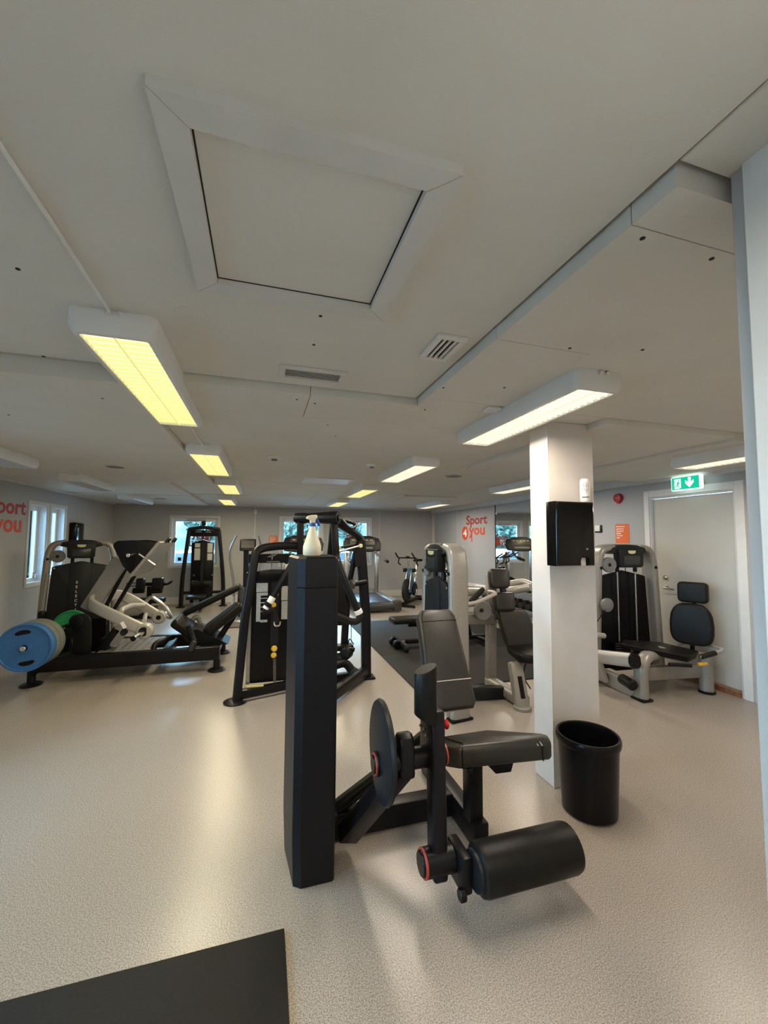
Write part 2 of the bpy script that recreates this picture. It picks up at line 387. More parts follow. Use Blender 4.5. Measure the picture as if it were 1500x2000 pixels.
for i, (x0, x1, z0, z1) in enumerate(BO): window_y(i+1, x0, x1, z0, z1)
def glass_words(w, x_right, z, sx):
    o = V((x_right, YB+.118, z)); X_ = V((-1, 0, 0)); Y_ = V((0, 0, 1))
    text('lettering', 'Sport', .21, o+Y_*.16, X_, Y_, M_LOGOR, w, bold=.008, sx=sx); text('lettering', 'you', .25, o+X_*.16, X_, Y_, M_LOGOO, w, bold=.009, sx=sx)
    MB().prism([(.06+.075*math.cos(k*PI/12), .08+.11*math.sin(k*PI/12)) for k in range(24)], o, X_, Y_, .001).build('disc', M_LOGOO, w)
w1_, w2_, w3_ = [o_ for o_ in C.objects if o_.name in ('window_1', 'window_2', 'window_3')]
glass_words(w1_, -1.20, 1.33, .85); glass_words(w2_, 1.22, 1.36, .85); glass_words(w3_, 2.5, 1.36, .85)
q = at(350.5, 1092, YB+.118); MB().box((q.x, YB+.118, q.z), (.075, .003, .08), None).build('sticker', M_CARD, w1_)
def window_x(n, y0, y1, z0, z1):
    r = bpy.data.objects.new('window_%d' % n, None); C.objects.link(r); r['kind'] = 'structure'; r.location = (XL, (y0+y1)/2, z0)
    a = .052; x = XL+.012
    cs = MB(); cs.bx(XL-.002, x, y0-a, y0+.004, z0-a, z1+a, .003); cs.bx(XL-.002, x, y1-.004, y1+a, z0-a, z1+a, .003); cs.bx(XL-.002, x, y0+.004, y1-.004, z1-.004, z1+a, .003); cs.bx(XL-.002, x, y0+.004, y1-.004, z0-a, z0+.004, .003)
    cs.build('casing', M_TRIM, r)
    rv = MB(); t = .012; rv.bx(XL-.18, XL, y0, y0+t, z0, z1); rv.bx(XL-.18, XL, y1-t, y1, z0, z1); rv.bx(XL-.18, XL, y0+t, y1-t, z1-t, z1); rv.bx(XL-.18, XL, y0+t, y1-t, z0, z0+t)
    rv.build('reveal', M_FRAME, r)
    f = MB(); t = .06; xx = XL-.15
    f.bx(xx, xx+.05, y0+.01, y0+t, z0+.01, z1-.01, .006); f.bx(xx, xx+.05, y1-t, y1-.01, z0+.01, z1-.01, .006); f.bx(xx, xx+.05, y0+t, y1-t, z1-t-.02, z1-.01, .006); f.bx(xx, xx+.05, y0+t, y1-t, z0+.01, z0+t, .006)
    f.build('sash', M_FRAME, r)
    MB().bx(xx+.02, xx+.028, y0+t-.004, y1-t+.004, z0+t-.004, z1-t-.016).build('pane', M_GLASS, r)
    MB().box((xx+.065, y1-.11, z0+.10), (.03, .03, .09), None, .008).tube([(xx+.075, y1-.11, z0+.12), (xx+.10, y1-.11, z0+.12), (xx+.10, y1-.11, z0+.05)], .008, 8, .01).build('latch', M_STEEL, r)
    return r
for i, (y0, y1, z0, z1) in enumerate(WL): window_x(i+4, y0, y1, z0, z1)

# exit door
d = bpy.data.objects.new('door_1', None); C.objects.link(d); d['kind'] = 'structure'; d.location = (XR, 3.38, 0)
cs = MB(); cs.bx(XR-.014, XR+.002, 2.82, 2.905, 0, 2.145, .003); cs.bx(XR-.014, XR+.002, 3.855, 3.92, 0, 2.145, .003); cs.bx(XR-.014, XR+.002, 2.905, 3.855, 2.065, 2.145, .003); cs.build('casing', M_WHITE, d)
jm = MB(); jm.bx(XR, XR+.12, 2.90, 2.925, 0, 2.07); jm.bx(XR, XR+.12, 3.835, 3.86, 0, 2.07); jm.bx(XR, XR+.12, 2.925, 3.835, 2.045, 2.07); jm.build('jamb', M_TRIM, d)
leaf = MB().bx(XR+.03, XR+.075, 2.93, 3.83, .06, 2.04, .002).build('door_leaf', M_DOOR, d)
MB().bx(XR-.012, XR+.12, 2.925, 3.835, 0, .058, .004).build('threshold', M_WOOD, d)
hp = atx(1305, 1147, XR+.03); lp = atx(1302, 1128, XR+.03)
MB().lathe([(.026, 0), (.026, .008), (.01, .012)], (XR+.03, hp.y+.02, hp.z), (-1, 0, 0), 16).tube([(XR+.03, hp.y+.02, hp.z), (XR-.03, hp.y+.02, hp.z), (XR-.03, hp.y-.11, hp.z-.012)], .010, 8, .02).build('lever_handle', M_STEEL, leaf)
MB().lathe([(.028, 0), (.028, .012), (.018, .02), (.012, .03)], (XR+.03, lp.y+.01, lp.z), (-1, 0, 0), 16).build('lock_rose', M_STEEL, leaf)
MB().box((XR+.029, hp.y-.06, hp.z-.075), (.0012, .16, .004), Matrix.Identity(4)).build('scratch', M_MGREY, leaf)

# column
co = MB().bx(1.775, 2.14, 2.22, 2.41, 0, ZC, .004).build('column', M_COL, None, 'structure')
MB().bx(1.772, 1.7765, 2.218, 2.226, 0, ZC, .001).build('corner_bead', M_WHITE, co)

# ------------------------------------------------------------------ outside
MB().bx(-40, 40, YB+.3, 70, -.5, -.4).bx(-40, XL-.3, -20, YB+.3, -.5, -.4).build('ground', M_ASPH, None, 'structure')
def hill(name, f, nx=24, ny=12):
    vs = [f(i/nx, j/ny) for j in range(ny+1) for i in range(nx+1)]
    fs = [(j*(nx+1)+i, j*(nx+1)+i+1, (j+1)*(nx+1)+i+1, (j+1)*(nx+1)+i) for j in range(ny) for i in range(nx)]
    return MB().raw(vs, fs).build(name, M_GRASS, None, 'structure')
rh = random.Random(3)
hill('hill', lambda u, v: (-34+68*u, 21+24*v+rh.uniform(-.3, .3), -.45+11*v**.9+rh.uniform(-.25, .25)*(v > 0)))
def car(name, x, y, m, label, L=4.3, rz=0):
    r = thing(name, (x, y, -.4), label, 'car', 'parked cars outside')
    prof = [(-.5*L, .35), (-.5*L, .75), (-.42*L, .9), (-.25*L, .95), (-.12*L, 1.42), (.22*L, 1.45), (.40*L, 1.0), (.5*L, .85), (.5*L, .35)]
    MB().prism(prof, (x, y+.85, -.4), (1, 0, 0), (0, 0, 1), 1.7, .06).build('car_body', m, r)
    MB().prism([(-.21*L, .98), (-.11*L, 1.36), (.19*L, 1.38), (.33*L, 1.0)], (x, y-.845, -.4), (1, 0, 0), (0, 0, 1), .02).build('side_window', M_CARGL, r)
    for sx in (-.31, .31):
        for sy in (-.8, .8): MB().cyl((x+sx*L, y+sy-.1, -.08), (x+sx*L, y+sy+.1, -.08), .32, 18, .03).build('wheel', M_RUBBER, r)
car('parked_car', -2.6, 17.2, M_CAR, 'white car parked outside behind the leftmost back window')
car('parked_car', 3.1, 16.6, M_CAR, 'white car parked outside the pair of back windows, left of the grey car')
car('parked_car', 8.4, 17.0, M_CAR2, 'grey car parked outside beyond the right back window')
def shrub(x, y, z, s, label):
    mb = MB(); q = random.Random(int(x*97+y*31))
    for k in range(420):
        t = V((q.gauss(0, 1), q.gauss(0, 1), q.gauss(0, 1))).normalized()*s*(.5+.5*q.random()); t.z *= 1.1
        c = V((x, y, z+s))+t; a = V((q.gauss(0, 1), q.gauss(0, 1), q.gauss(0, 1))).normalized(); b = a.orthogonal().normalized(); l = s*.16
        mb.raw([c-a*l, c+b*l*.6, c+a*l, c-b*l*.6], [(0, 1, 2, 3)])
    r = thing('shrub', (x, y, z), label, 'shrub', 'shrubs on the hill'); f = mb.build('foliage', M_LEAF, r); f['kind'] = 'stuff'
    MB().tube([(x, y, z-.3), (x, y, z+s)], .08, 7).build('stem', M_WOOD, r)
for k, (x, y, z, s) in enumerate(((-5.6, 23, .4, 1.2), (-2.9, 24.5, 1.2, 1.3), (-.4, 26, 1.8, 1.2), (2.2, 24, 1.0, 1.1), (5.0, 25, 1.4, 1.3), (8.0, 23.5, .8, 1.3), (11.2, 26, 1.8, 1.5))):
    shrub(x, y, z, s, 'leafy shrub on the grassy bank outside, %s from the left' % ('first', 'second', 'third', 'fourth', 'fifth', 'sixth', 'seventh')[k])

# ------------------------------------------------------------------ ceiling lights
def light(x0, x1, y0, y1, zt, label, on=True, white=False, h=.088, cord=True, power=None, group='fluorescent ceiling lights'):
    cx, cy = (x0+x1)/2, (y0+y1)/2
    r = thing('ceiling_light', (cx, cy, zt), label, 'ceiling light', group)
    zb = zt-h; w = .022
    # shallow trough housing with rounded edges: profile swept round the rim
    b = MB(); pl = rrect(x1-x0, y1-y0, .035, 3); ph = rrect(x1-x0-.03, y1-y0-.03, .03, 3); pi = rrect(x1-x0-2*w-.02, y1-y0-2*w-.02, .012, 3)
    rings = [(pl, zt), (pl, zb+.028), (ph, zb), (pi, zb), (pi, zb+.022)]; n = len(pl)
    vs = [(cx+x, cy+y, z) for p, z in rings for x, y in p]; fs = []
    for k in range(len(rings)-1):
        for i in range(n): fs.append((k*n+i, k*n+(i+1) % n, (k+1)*n+(i+1) % n, (k+1)*n+i))
    fs.append(tuple(range(n)))
    b.raw(vs, fs); b.build('housing', M_WHITE, r)
    a0, a1, c0, c1 = x0+w+.010, x1-w-.010, y0+w+.010, y1-w-.010
    MB().bx(a0, a1, c0, c1, zb+.014, zb+.022).build('diffuser', (M_LAMPW if white else M_LAMP) if on else M_LAMPOFF, r)
    lm = MB(); k = 26
    for i in range(1, k): y = c0+(c1-c0)*i/k; lm.bx(a0, a1, y-.0012, y+.0012, zb+.002, zb+.014)
    lm.bx(cx-.0025, cx+.0025, c0, c1, zb+.001, zb+.014)
    lm.build('louvre', (M_LOUVREW if white else M_LOUVRE) if on else M_LAMPOFF, r, 'stuff')
    if cord:
        MB().lathe([(.008, 0), (.011, .006), (.006, .014)], (cx-.01, y0-.001, zt-.012), (0, -1, 0), 10).lathe([(.008, 0), (.011, .006), (.006, .014)], (cx+.03, y0-.001, zt-.010), (0, -1, 0), 10).build('cable_gland', M_WHITE, r)
    if on:
        l = bpy.data.lights.new('tubes', 'AREA'); l.shape = 'RECTANGLE'; l.size = a1-a0; l.size_y = c1-c0; l.energy = LAMP_W if power is None else power
        l.color = (1.0, .87, .72) if white else LAMP_COL
        o = bpy.data.objects.new('tubes', l); C.objects.link(o); o.parent = r; o.location = (0, 0, -h-.012)
    return r
light(-.690, -.400, 1.655, 2.95, ZU, 'large lit yellowish ceiling light nearest the hatch')
light(-.635, -.345, 3.64, 4.92, ZC, 'lit yellowish ceiling light second along the left row')
light(-.625, -.335, 5.72, 6.99, ZC, 'lit yellowish ceiling light third along the left row, before the dark joint')
light(-.835, -.545, 8.03, 9.42, ZC, 'small lit ceiling light farthest along the left row by the back wall')
light(1.345, 1.615, 1.47, 2.68, ZC, 'large lit ceiling light directly in front of the white column', white=True)
light(1.34, 1.63, 3.56, 4.82, ZC, 'lit ceiling light second along the right row, beyond the column', white=True)
light(1.33, 1.62, 5.63, 6.86, ZC, 'lit ceiling light third along the right row')
light(1.35, 1.64, 7.85, 9.05, ZC, 'lit ceiling light farthest along the right row above the back windows')
light(3.42, 3.70, 7.55, 8.9, ZC, 'lit ceiling light above the exercise bikes near the right wall', white=True)
light(3.42, 3.70, 1.45, 2.70, 2.26, 'lit ceiling light in front of the green exit sign', white=True)
light(3.30, 3.58, 4.3, 5.5, ZC, 'lit ceiling light behind the column above the right wall', white=True)
light(-2.36, -2.09, 3.45, 4.72, 2.285, 'unlit ceiling light cut by the left edge of the photo', on=False)
light(-2.33, -2.06, 5.6, 6.75, 2.285, 'unlit ceiling light in front of the left windows', on=False)
light(-2.41, -2.15, 7.95, 9.3, 2.285, 'unlit ceiling light farthest back in the left corner', on=False)
light(-.69, -.40, -1.2, .05, ZU, 'lit ceiling light behind the viewpoint on the left row')
light(.52, .80, -1.2, .05, ZU, 'lit ceiling light behind the viewpoint on the right row', white=True)
tag(MB().tube([(-.545, YN+.02, ZU-.006), (-.545, 1.2, ZU-.006), (-.548, 1.64, ZU-.012)], .006, 8).build('power_cable', M_WHITE), 'white power cable clipped to the ceiling before the nearest left light', 'cable')
tag(MB().tube([(-.50, 2.96, ZC-.008), (-.497, 3.63, ZC-.012)], .006, 8).build('power_cable', M_WHITE), 'short white power cable between the first two left lights', 'cable')
tag(MB().tube([(-.49, 4.93, ZC-.008), (-.485, 5.71, ZC-.012)], .006, 8).build('power_cable', M_WHITE), 'short white power cable between second and third left lights', 'cable')

# vents and detectors
v = thing('ceiling_vent', (.223, 2.03, ZU), 'long rectangular louvred vent in the ceiling beside the soffit', 'vent')
x0, x1, y0, y1 = .058, .388, 1.94, 2.10
f = MB(); f.bx(x0, x1, y0, y0+.03, ZU-.012, ZU+.001, .003); f.bx(x0, x1, y1-.03, y1, ZU-.012, ZU+.001, .003); f.bx(x0, x0+.03, y0+.03, y1-.03, ZU-.012, ZU+.001, .003); f.bx(x1-.03, x1, y0+.03, y1-.03, ZU-.012, ZU+.001, .003); f.build('frame', M_TRIM, v)
MB().bx(x0+.03, x1-.03, y0+.03, y1-.03, ZU-.002, ZU+.001).build('backing', M_GLOSS, v)
for k in range(6): MB().box((.223, y0+.0385+k*.0166, ZU-.0045), (x1-x0-.06, .0042, .0015), None).build('slat', M_TRIM, v)
v = thing('ceiling_vent', (.72, 1.56, ZU), 'small square vent with three slats beside the long soffit edge', 'vent')
x0, x1, y0, y1 = .655, .785, 1.45, 1.665
f = MB(); f.bx(x0, x1, y0, y0+.022, ZU-.016, ZU+.001, .003); f.bx(x0, x1, y1-.022, y1, ZU-.016, ZU+.001, .003); f.bx(x0, x0+.026, y0+.022, y1-.022, ZU-.016, ZU+.001, .003); f.bx(x1-.026, x1, y0+.022, y1-.022, ZU-.016, ZU+.001, .003); f.build('frame', M_WHITE, v)
MB().bx(x0+.026, x1-.026, y0+.022, y1-.022, ZU-.003, ZU+.001).build('backing', M_PLASTIC, v)
for k in range(3): MB().box((x0+.041+k*.024, (y0+y1)/2, ZU-.010), (.009, y1-y0-.044, .012), None, .002).build('slat', M_WHITE, v)
def detector(px, py, label, r=.055):
    p = atz(px, py, ZC); t = thing('smoke_detector', (p.x, p.y, ZC), label, 'smoke detector')
    MB().lathe([(r, 0), (r, .012), (r*.8, .022), (r*.45, .026), (.001, .027)], (p.x, p.y, ZC+.001), (0, 0, -1), 20).build('base', M_WHITE, t)
    MB().lathe([(r*.42, 0), (r*.35, .014), (.001, .016)], (p.x, p.y, ZC-.025), (0, 0, -1), 16).build('sensor', M_MGREY, t)
detector(536, 892, 'white round smoke detector with dark centre, in mid ceiling', .075)
detector(726, 907, 'white smoke detector left of the second right hand ceiling light', .06)
p = atz(630, 940, ZC); q = thing('access_panel', (p.x, p.y, ZC), 'white flush inspection panel in the far ceiling', 'panel')
MB().bx(.5, 1.15, 5.25, 5.75, ZC-.012, ZC+.001, .004).build('panel_plate', M_WHITE, q)
MB().bx(.53, .55, 5.3, 5.5, ZC-.018, ZC-.011, .003).build('grip', M_WHITE, q)
for (x, y, w_, l_, lab) in ((2.25, 4.55, .24, .12, 'flat dark round ceiling speaker right of the second right light'), (-1.5, 4.86, .2, .13, 'flat dark ceiling speaker in the left duct'), (-1.9, 8.7, .24, .16, 'flat dark ceiling speaker by the far left corner')):
    z = ZC if x > 0 else 2.285
    t = thing('ceiling_speaker', (x, y, z), lab, 'speaker'); MB().lathe([(w_*.5, 0), (w_*.5, .006), (w_*.44, .010)], (x, y, z+.001), (0, 0, -1), 24).build('rim', M_TRIM, t); MB().lathe([(w_*.42, 0), (w_*.40, .004)], (x, y, z-.008), (0, 0, -1), 24).build('grille', M_MGREY, t)
b = thing('junction_box', (1.29, 2.11, ZC), 'small white wedge box on the ceiling beside the column light', 'box'); MB().bx(1.245, 1.34, 2.06, 2.14, ZC-.018, ZC+.001, .006).build('cover', M_WHITE, b)
b = thing('motion_sensor', at(499, 1000, YB-.03), 'small white sensor high on the back wall with a thin conduit below', 'sensor')
p = b.location; MB().box((p.x, YB-.02, p.z), (.07, .05, .12), None, .015).build('sensor_body', M_WHITE, b); MB().tube([(p.x, YB-.006, p.z-.05), (p.x, YB-.006, 1.2)], .008, 8).build('conduit', M_TRIM, b)

# ------------------------------------------------------------------ things on walls
def wall_logo(o, x, y, sx, sz, label, parts='all'):
    r = thing('wall_logo', o, label, 'wall logo'); o = V(o); x = V(x); y = V(y)
    P = lambda a, b: o+x*a*sx+y*b*sz
    n = x.cross(y)*.001
    def letter(name, s, a, b, size, m):
        t = text(name, s, size*sz, P(a, b)+n, x, y, m, r, bold=.022*size*sz, sx=.80*sx/sz)
    letter('lettering', 'Sport', .20, .56, .50, M_LOGOR); letter('lettering', 'you', .345, .14, .57, M_LOGOO)
    ell = [(.145+.145*math.cos(2*PI*i/28), .20+.30*math.sin(2*PI*i/28)*.95) for i in range(28)]
    MB().prism([(a*sx, b*sz) for a, b in ell], o, x, y, .0015).build('disc', M_LOGOO, r)
    text('numeral', '4', .42*sz, P(.055, .06)+n*2, x, y, M_PRINT, r, bold=.012*sz, sx=.85*sx/sz)
    MB().prism([(a*sx, b*sz) for a, b in ((.432, .2), (.475, .2), (.475, -.16), (.432, -.16))], o, x, y, .0015).build('link_stem', M_LOGOO, r)
    MB().prism([(a*sx, b*sz) for a, b in ((.395, .62), (.432, .62), (.432, .40), (.395, .40))], o, x, y, .0015).build('link_stem', M_LOGOR, r)
a = atx(903, 1052, XR); bz = atx(915, 1009, XR).z
wall_logo((XR-.001, 8.77, 1.56), (0, -1, 0), (0, 0, 1), 1.03, .56, 'red and orange wall lettering on the right wall beside the mirror')
wall_logo((XL+.001, 5.93, 1.525), (0, 1, 0), (0, 0, 1), .905, .575, 'red and orange wall lettering on the left wall beside the windows')

def poster(o, x, y, w, hgt, label, n):
    o = V(o); x = V(x); y = V(y); r = thing('poster', o, label, 'poster')
    MB().prism([(0, 0), (w, 0), (w, hgt), (0, hgt)], o, x, y, .0015).build('sheet', M_ORANGE, r)
    text('print', 'Svett? Tørk av\napparatet og\nlegg utstyret\npå plass\netter bruk.\nTakk!', hgt*.088, o+x*w*.08+y*hgt*.84+x.cross(y)*.0022, x, y, M_PRINT, r, bold=.0012, line=1.35)
a = atx(1202, 1024, XR); b2 = atx(1230, 1061, XR)
poster((XR-.002, a.y, b2.z), (0, -1, 0), (0, 0, 1), a.y-b2.y, a.z-b2.z, 'orange notice with white print beside the exit door', 0)
a = at(526, 1046, YB); poster((a.x, YB-.002, 1.30), (1, 0, 0), (0, 0, 1), .20, .29, 'orange notice with white print on the back wall left of a window', 1)

# exit sign
sg = atx(1338.5, 943, XR-.15); SY, SZ = sg.y, sg.z
e = thing('exit_sign', (XR-.13, SY, SZ), 'green lit emergency exit sign with running figure over the door', 'sign')
xs = XR-.145; MB().box((XR-.128, SY, SZ), (.04, .335, .155), None, .012).build('sign_housing', M_EXITW, e)
MB().box((xs-.004, SY+.005, SZ), (.004, .30, .135), None, .001).build('sign_face', M_EXITG, e)
MB().bx(XR-.110, XR+.002, SY-.10, SY-.06, SZ-.045, SZ+.035, .006).build('wall_bracket', M_WHITE, e)
X_, Y_ = V((0, -1, 0)), V((0, 0, 1)); so = V((xs-.0065, SY+.155, SZ-.068))
def sp(name, poly, m): MB().prism(poly, so, X_, Y_, .0012).build(name, m, e)
sp('doorway', [(.035, .012), (.105, .012), (.105, .118), (.035, .118)], M_EXITW)
sp('arrow', [(.185, .125), (.215, .125), (.215, .075), (.245, .095), (.245, .065), (.20, .015), (.155, .065), (.155, .095), (.185, .075)], M_EXITW)
so = so+V((-.0015, 0, 0))
fig = MB(); fig.prism([(.060, .045), (.070, .040), (.088, .070), (.082, .088), (.068, .090)], so, X_, Y_, .001)
fig.prism([(.050, .088), (.055, .092), (.072, .084), (.070, .078)], so, X_, Y_, .001); fig.prism([(.082, .086), (.10, .070), (.097, .065), (.078, .078)], so, X_, Y_, .001)
fig.prism([(.062, .05), (.044, .036), (.034, .036), (.034, .030), (.048, .029), (.07, .042)], so, X_, Y_, .001); fig.prism([(.074, .05), (.098, .018), (.106, .018), (.106, .012), (.094, .012), (.066, .044)], so, X_, Y_, .001)
fig.prism([(.082+.008*math.cos(t*PI/5), .101+.008*math.sin(t*PI/5)) for t in range(10)], so, X_, Y_, .001); fig.build('running_figure', M_EXITG, e)
# fire alarm
p = atx(1210, 973, XR); f = thing('fire_alarm', (XR, p.y, p.z), 'round red fire alarm sounder high on the wall left of the exit door', 'alarm')
MB().lathe([(.062, 0), (.064, .02), (.055, .05), (.02, .058), (.001, .058)], (XR+.001, p.y, p.z), (-1, 0, 0), 28).build('sounder', M_ALARM, f)
MB().box((XR-.02, p.y, p.z-.06), (.03, .04, .03), None, .008).build('strobe', M_RED, f)
MB().lathe([(.012, 0), (.010, .006)], (XR-.056, p.y, p.z), (-1, 0, 0), 12).build('centre_boss', M_RED, f)
for k in range(3): MB().box((XR-.055, p.y+.015-.012*k, p.z+.012-.012*k), (.004, .05, .004), None).build('rib', M_REDRING, f)
# light switch
p = atx(1170, 1033, XR); s = thing('light_switch', (XR, p.y, p.z), 'white light switch with dark surround on the right wall by the column', 'switch')
MB().box((XR-.008, p.y, p.z), (.02, .12, .105), None, .006).build('surround', M_DGREY, s); MB().box((XR-.022, p.y+.008, p.z+.008), (.012, .09, .085), None, .005).build('rocker', M_WHITE, s)
# mirror
mi = thing('wall_mirror', (XR, 6.1, .69), 'large frameless mirror on the right wall behind the silver machine', 'mirror')
MB().bx(XR-.006, XR-.0005, 4.9, 7.30, .69, 2.07).build('mirror_glass', M_MIRROR, mi)
cl = MB()
for y in (5.0, 6.1, 7.28): cl.box((XR-.008, y, 2.06), (.012, .02, .04), None, .003)
cl.build('clip', M_CHROME, mi)
MB().bx(XR-.012, XR-.0005, 7.30, 7.325, .1, 2.23, .002).build('edge_trim', M_DGREY, mi)
# black dispenser on the left wall
a = atx(131, 1021, XL); t = thing('soap_dispenser', (XL, 8.46, 1.45), 'tall glossy black dispenser on the left wall beside the windows', 'dispenser')
MB().box((XL+.055, 8.46, 1.61), (.115, .34, .36), None, .035, 3).build('cover', M_GLOSS, t); MB().bx(XL-.001, XL+.02, 8.31, 8.61, 1.44, 1.78, .005).build('back_plate', M_PLASTIC, t)

# towel dispenser on the column, can on top
y0 = 2.105; A0 = at(1087, 978, y0); A1 = at(1164, 1105, y0)
t = thing('towel_dispenser', ((A0.x+A1.x)/2, 2.22, A1.z), 'glossy black paper towel dispenser on the white column', 'dispenser')
xa, xb, za, zb = A0.x, A1.x, A1.z, A0.z; cw = .05; cx = 1.952
pl = [(xa, za), (cx-cw*.55, za), (cx-cw*.55, za+.035), (cx-cw*.4, za+.05), (cx+cw*.4, za+.05), (cx+cw*.55, za+.035), (cx+cw*.55, za), (xb, za), (xb, zb), (xa, zb)]
MB().prism([(x-xa, z-za) for x, z in pl], (xa, 2.215, za), (1, 0, 0), (0, 0, 1), .11, .016, 3).build('cover', M_GLOSS, t)
MB().bx(xa+.012, xb-.012, 2.18, 2.2205, za+.012, zb-.01, .004).build('back_plate', M_PLASTIC, t)
MB().box((cx, 2.135, za+.026), (cw*.92, .012, .05), None, .003).build('paper_towel', M_PRINT, t)
MB().box((cx+.012, 2.1035, za+.105), (.016, .002, .012), None, .001).build('emblem', M_MGREY, t)
cp = at(1143, 976, 2.165); zc = zb+.001
t = thing('drink_can', (cp.x, 2.165, zc), 'white energy drink can standing on top of the black towel dispenser', 'can')
MB().lathe([(.024, 0), (.0285, .006), (.031, .014), (.031, .138), (.027, .150), (.0262, .155), (.024, .152)], (cp.x, 2.165, zc), (0, 0, 1), 28).build('can_body', M_WHITE, t)
MB().lathe([(.0256, 0), (.0256, .003), (.015, .001)], (cp.x, 2.165, zc+.1525), (0, 0, 1), 24).build('lid', M_STEEL, t)
dv = V((-cp.x, -2.165, 0)).normalized(); dv = (dv+V((.25, 0, 0))).normalized(); sd = V((-dv.y, dv.x, 0)); sd = sd if sd.x > 0 else -sd
cl = MB()
for k, (o0, l) in enumerate(((-.013, .062), (0, .078), (.012, .066))):
    for j in range(5):
        tt = j/5; wv = .0042*(1-.6*tt)+.0008*((j % 2)*2-1)
        a_ = (o0*(1-.3*tt))/.031; c0_ = V((cp.x, 2.165, zc+.122-l*tt)) + (dv*math.cos(a_)+sd*math.sin(a_))*.0314
        cl.box((0, 0, 0), (wv, .0006, l/5*1.05), frame(c0_, sd, V((0, 0, 1)).cross(sd)))
cl.build('claw_mark', M_MGREY, t)
text('wordmark', 'MONSTER', .0105, V((cp.x, 2.165, zc+.03))+dv*.0316-sd*.024, sd, (0, 0, 1), M_DGREY, t, bold=.0003, sx=.85)

# spray bottle on the tower top
bp = V((.236, 2.04, 1.462))
t = thing('spray_bottle', bp, 'cream spray bottle with blue collar standing on top of the black tower', 'bottle')
MB().lathe([(.040, 0), (.0445, .006), (.0445, .043), (.0430, .050), (.0160, .130), (.0140, .142), (.0125, .150)], bp, (0, 0, 1), 28).build('bottle_body', M_BOTTLE, t)
MB().lathe([(.0155, 0), (.0155, .016), (.013, .018)], bp+V((0, 0, .143)), (0, 0, 1), 20).build('collar', M_BLUE, t)
hd = MB(); dn = V((-.93, -.36, 0)).normalized(); zz = V((0, 0, 1))
hd.prism([(-.012, 0), (.012, 0), (.013, .014), (.032, .020), (.034, .025), (.026, .034), (.004, .040), (-.020, .042), (-.024, .030), (-.014, .018)], bp+V((0, 0, .160))+dn.cross(zz)*-.009, dn, zz, .018, .003)
hd.build('sprayer_head', M_BOTTLE, t)
MB().prism([(-.014, .022), (-.024, .030), (-.036, .006), (-.042, -.014), (-.033, -.014), (-.022, .006)], bp+V((0, 0, .160))+dn.cross(zz)*-.006, dn, zz, .012, .002).build('trigger', M_BLUE, t)

# ------------------------------------------------------------------ mats
def mat_(x0, x1, y0, y1, label, group):
    tag(MB().bx(x0, x1, y0, y1, 0.0, .012, .003, 2).build('rubber_mat', M_RUBBER), label, 'mat', group)
MB_ = mat_(-1.75, .118, .55, 1.747, 'black rubber mat in the bottom left corner, nearest the viewer', 'rubber mats')
mat_(1.53, 3.93, 3.95, 5.22, 'black rubber mat under the silver chest machine, nearer of the joined pair', 'rubber mats')
mat_(1.53, 3.93, 5.224, 7.42, 'black rubber mat under the flat bench, farther of the joined pair', 'rubber mats')

# ------------------------------------------------------------------ bin
bc = V((1.835, 2.0, 0)); t = thing('waste_bin', bc, 'black plastic waste bin with rolled rim beside the column', 'bin')
sxy = 1.0
MB().lathe([(.134, 0), (.146, .012), (.163, .40), (.156, .40), (.141, .02), (.001, .018)], bc, (0, 0, 1), 40).build('bin_body', M_PLASTIC, t)
MB().lathe([(.156, 0), (.170, .006), (.174, .02), (.174, .04), (.168, .052), (.157, .050), (.153, .03), (.156, 0)], bc+V((0, 0, .375)), (0, 0, 1), 40, False).build('rim', M_PLASTIC, t)
# ------------------------------------------------------------------ leg extension machine in front
t = thing('leg_extension_machine', (.26, 2.06, 0), 'black leg extension machine with tall weight tower, nearest the viewer', 'exercise machine')
plan = [(.194, 1.921), (.340, 1.922), (.349, 1.931), (.362, 2.20), (.335, 2.235), (.172, 2.235), (.132, 2.195), (.158, 1.945)]
lo = [((x-.26)*.95+.262, (y-2.07)*.95+2.066) for x, y in plan]
def loft(rings, m, name, par):
    n = len(rings[0][0]); vs = [(x, y, z) for p, z in rings for x, y in p]; fs = []
    for k in range(len(rings)-1):
        for i in range(n): fs.append((k*n+i, k*n+(i+1) % n, (k+1)*n+(i+1) % n, (k+1)*n+i))
    fs += [tuple(range(n)), tuple(range((len(rings)-1)*n, len(rings)*n))]
    return MB().raw(vs, fs).build(name, m, par, ang=20)
loft([(lo, 0), (plan, .20), (plan, 1.315)], M_TOWER, 'weight_tower', t)
ins = [((x-.26)*.985+.26, (y-2.07)*.985+2.07) for x, y in plan]
ins2 = [((x-.26)*.90+.26, (y-2.07)*.92+2.07) for x, y in plan]
loft([(ins, 1.314), (plan, 1.320), (plan, 1.432), (ins, 1.450), (ins2, 1.460)], M_TOWER, 'tower_cap', t)
MB().cyl((.345, 1.96, 1.44), (.358, 1.96, 1.44), .007, 10).build('bolt', M_STEEL, t)
MB().bx(.36, 1.05, 2.15, 2.24, .012, .13, .008, 2).build('base_beam', M_BLACK, t)
MB().bx(1.045, 1.125, 1.90, 2.62, .0, .125, .008, 2).build('foot_beam', M_BLACK, t)
bl = MB()
for z in (.045, .10): bl.cyl((1.045, 2.18, z), (1.032, 2.18, z), .011, 10)
bl.build('bolt', M_STEEL, t)
MB().beam((1.073, 1.97, .11), (1.073, 1.97, .48), .075, .085, (0, 1, 0), .008).build('seat_post', M_BLACK, t)
MB().tube([(.88, 2.10, .50), (.66, 2.18, .30), (.40, 2.20, .14)], .036, 14, .1).build('frame_tube', M_BLACK, t)
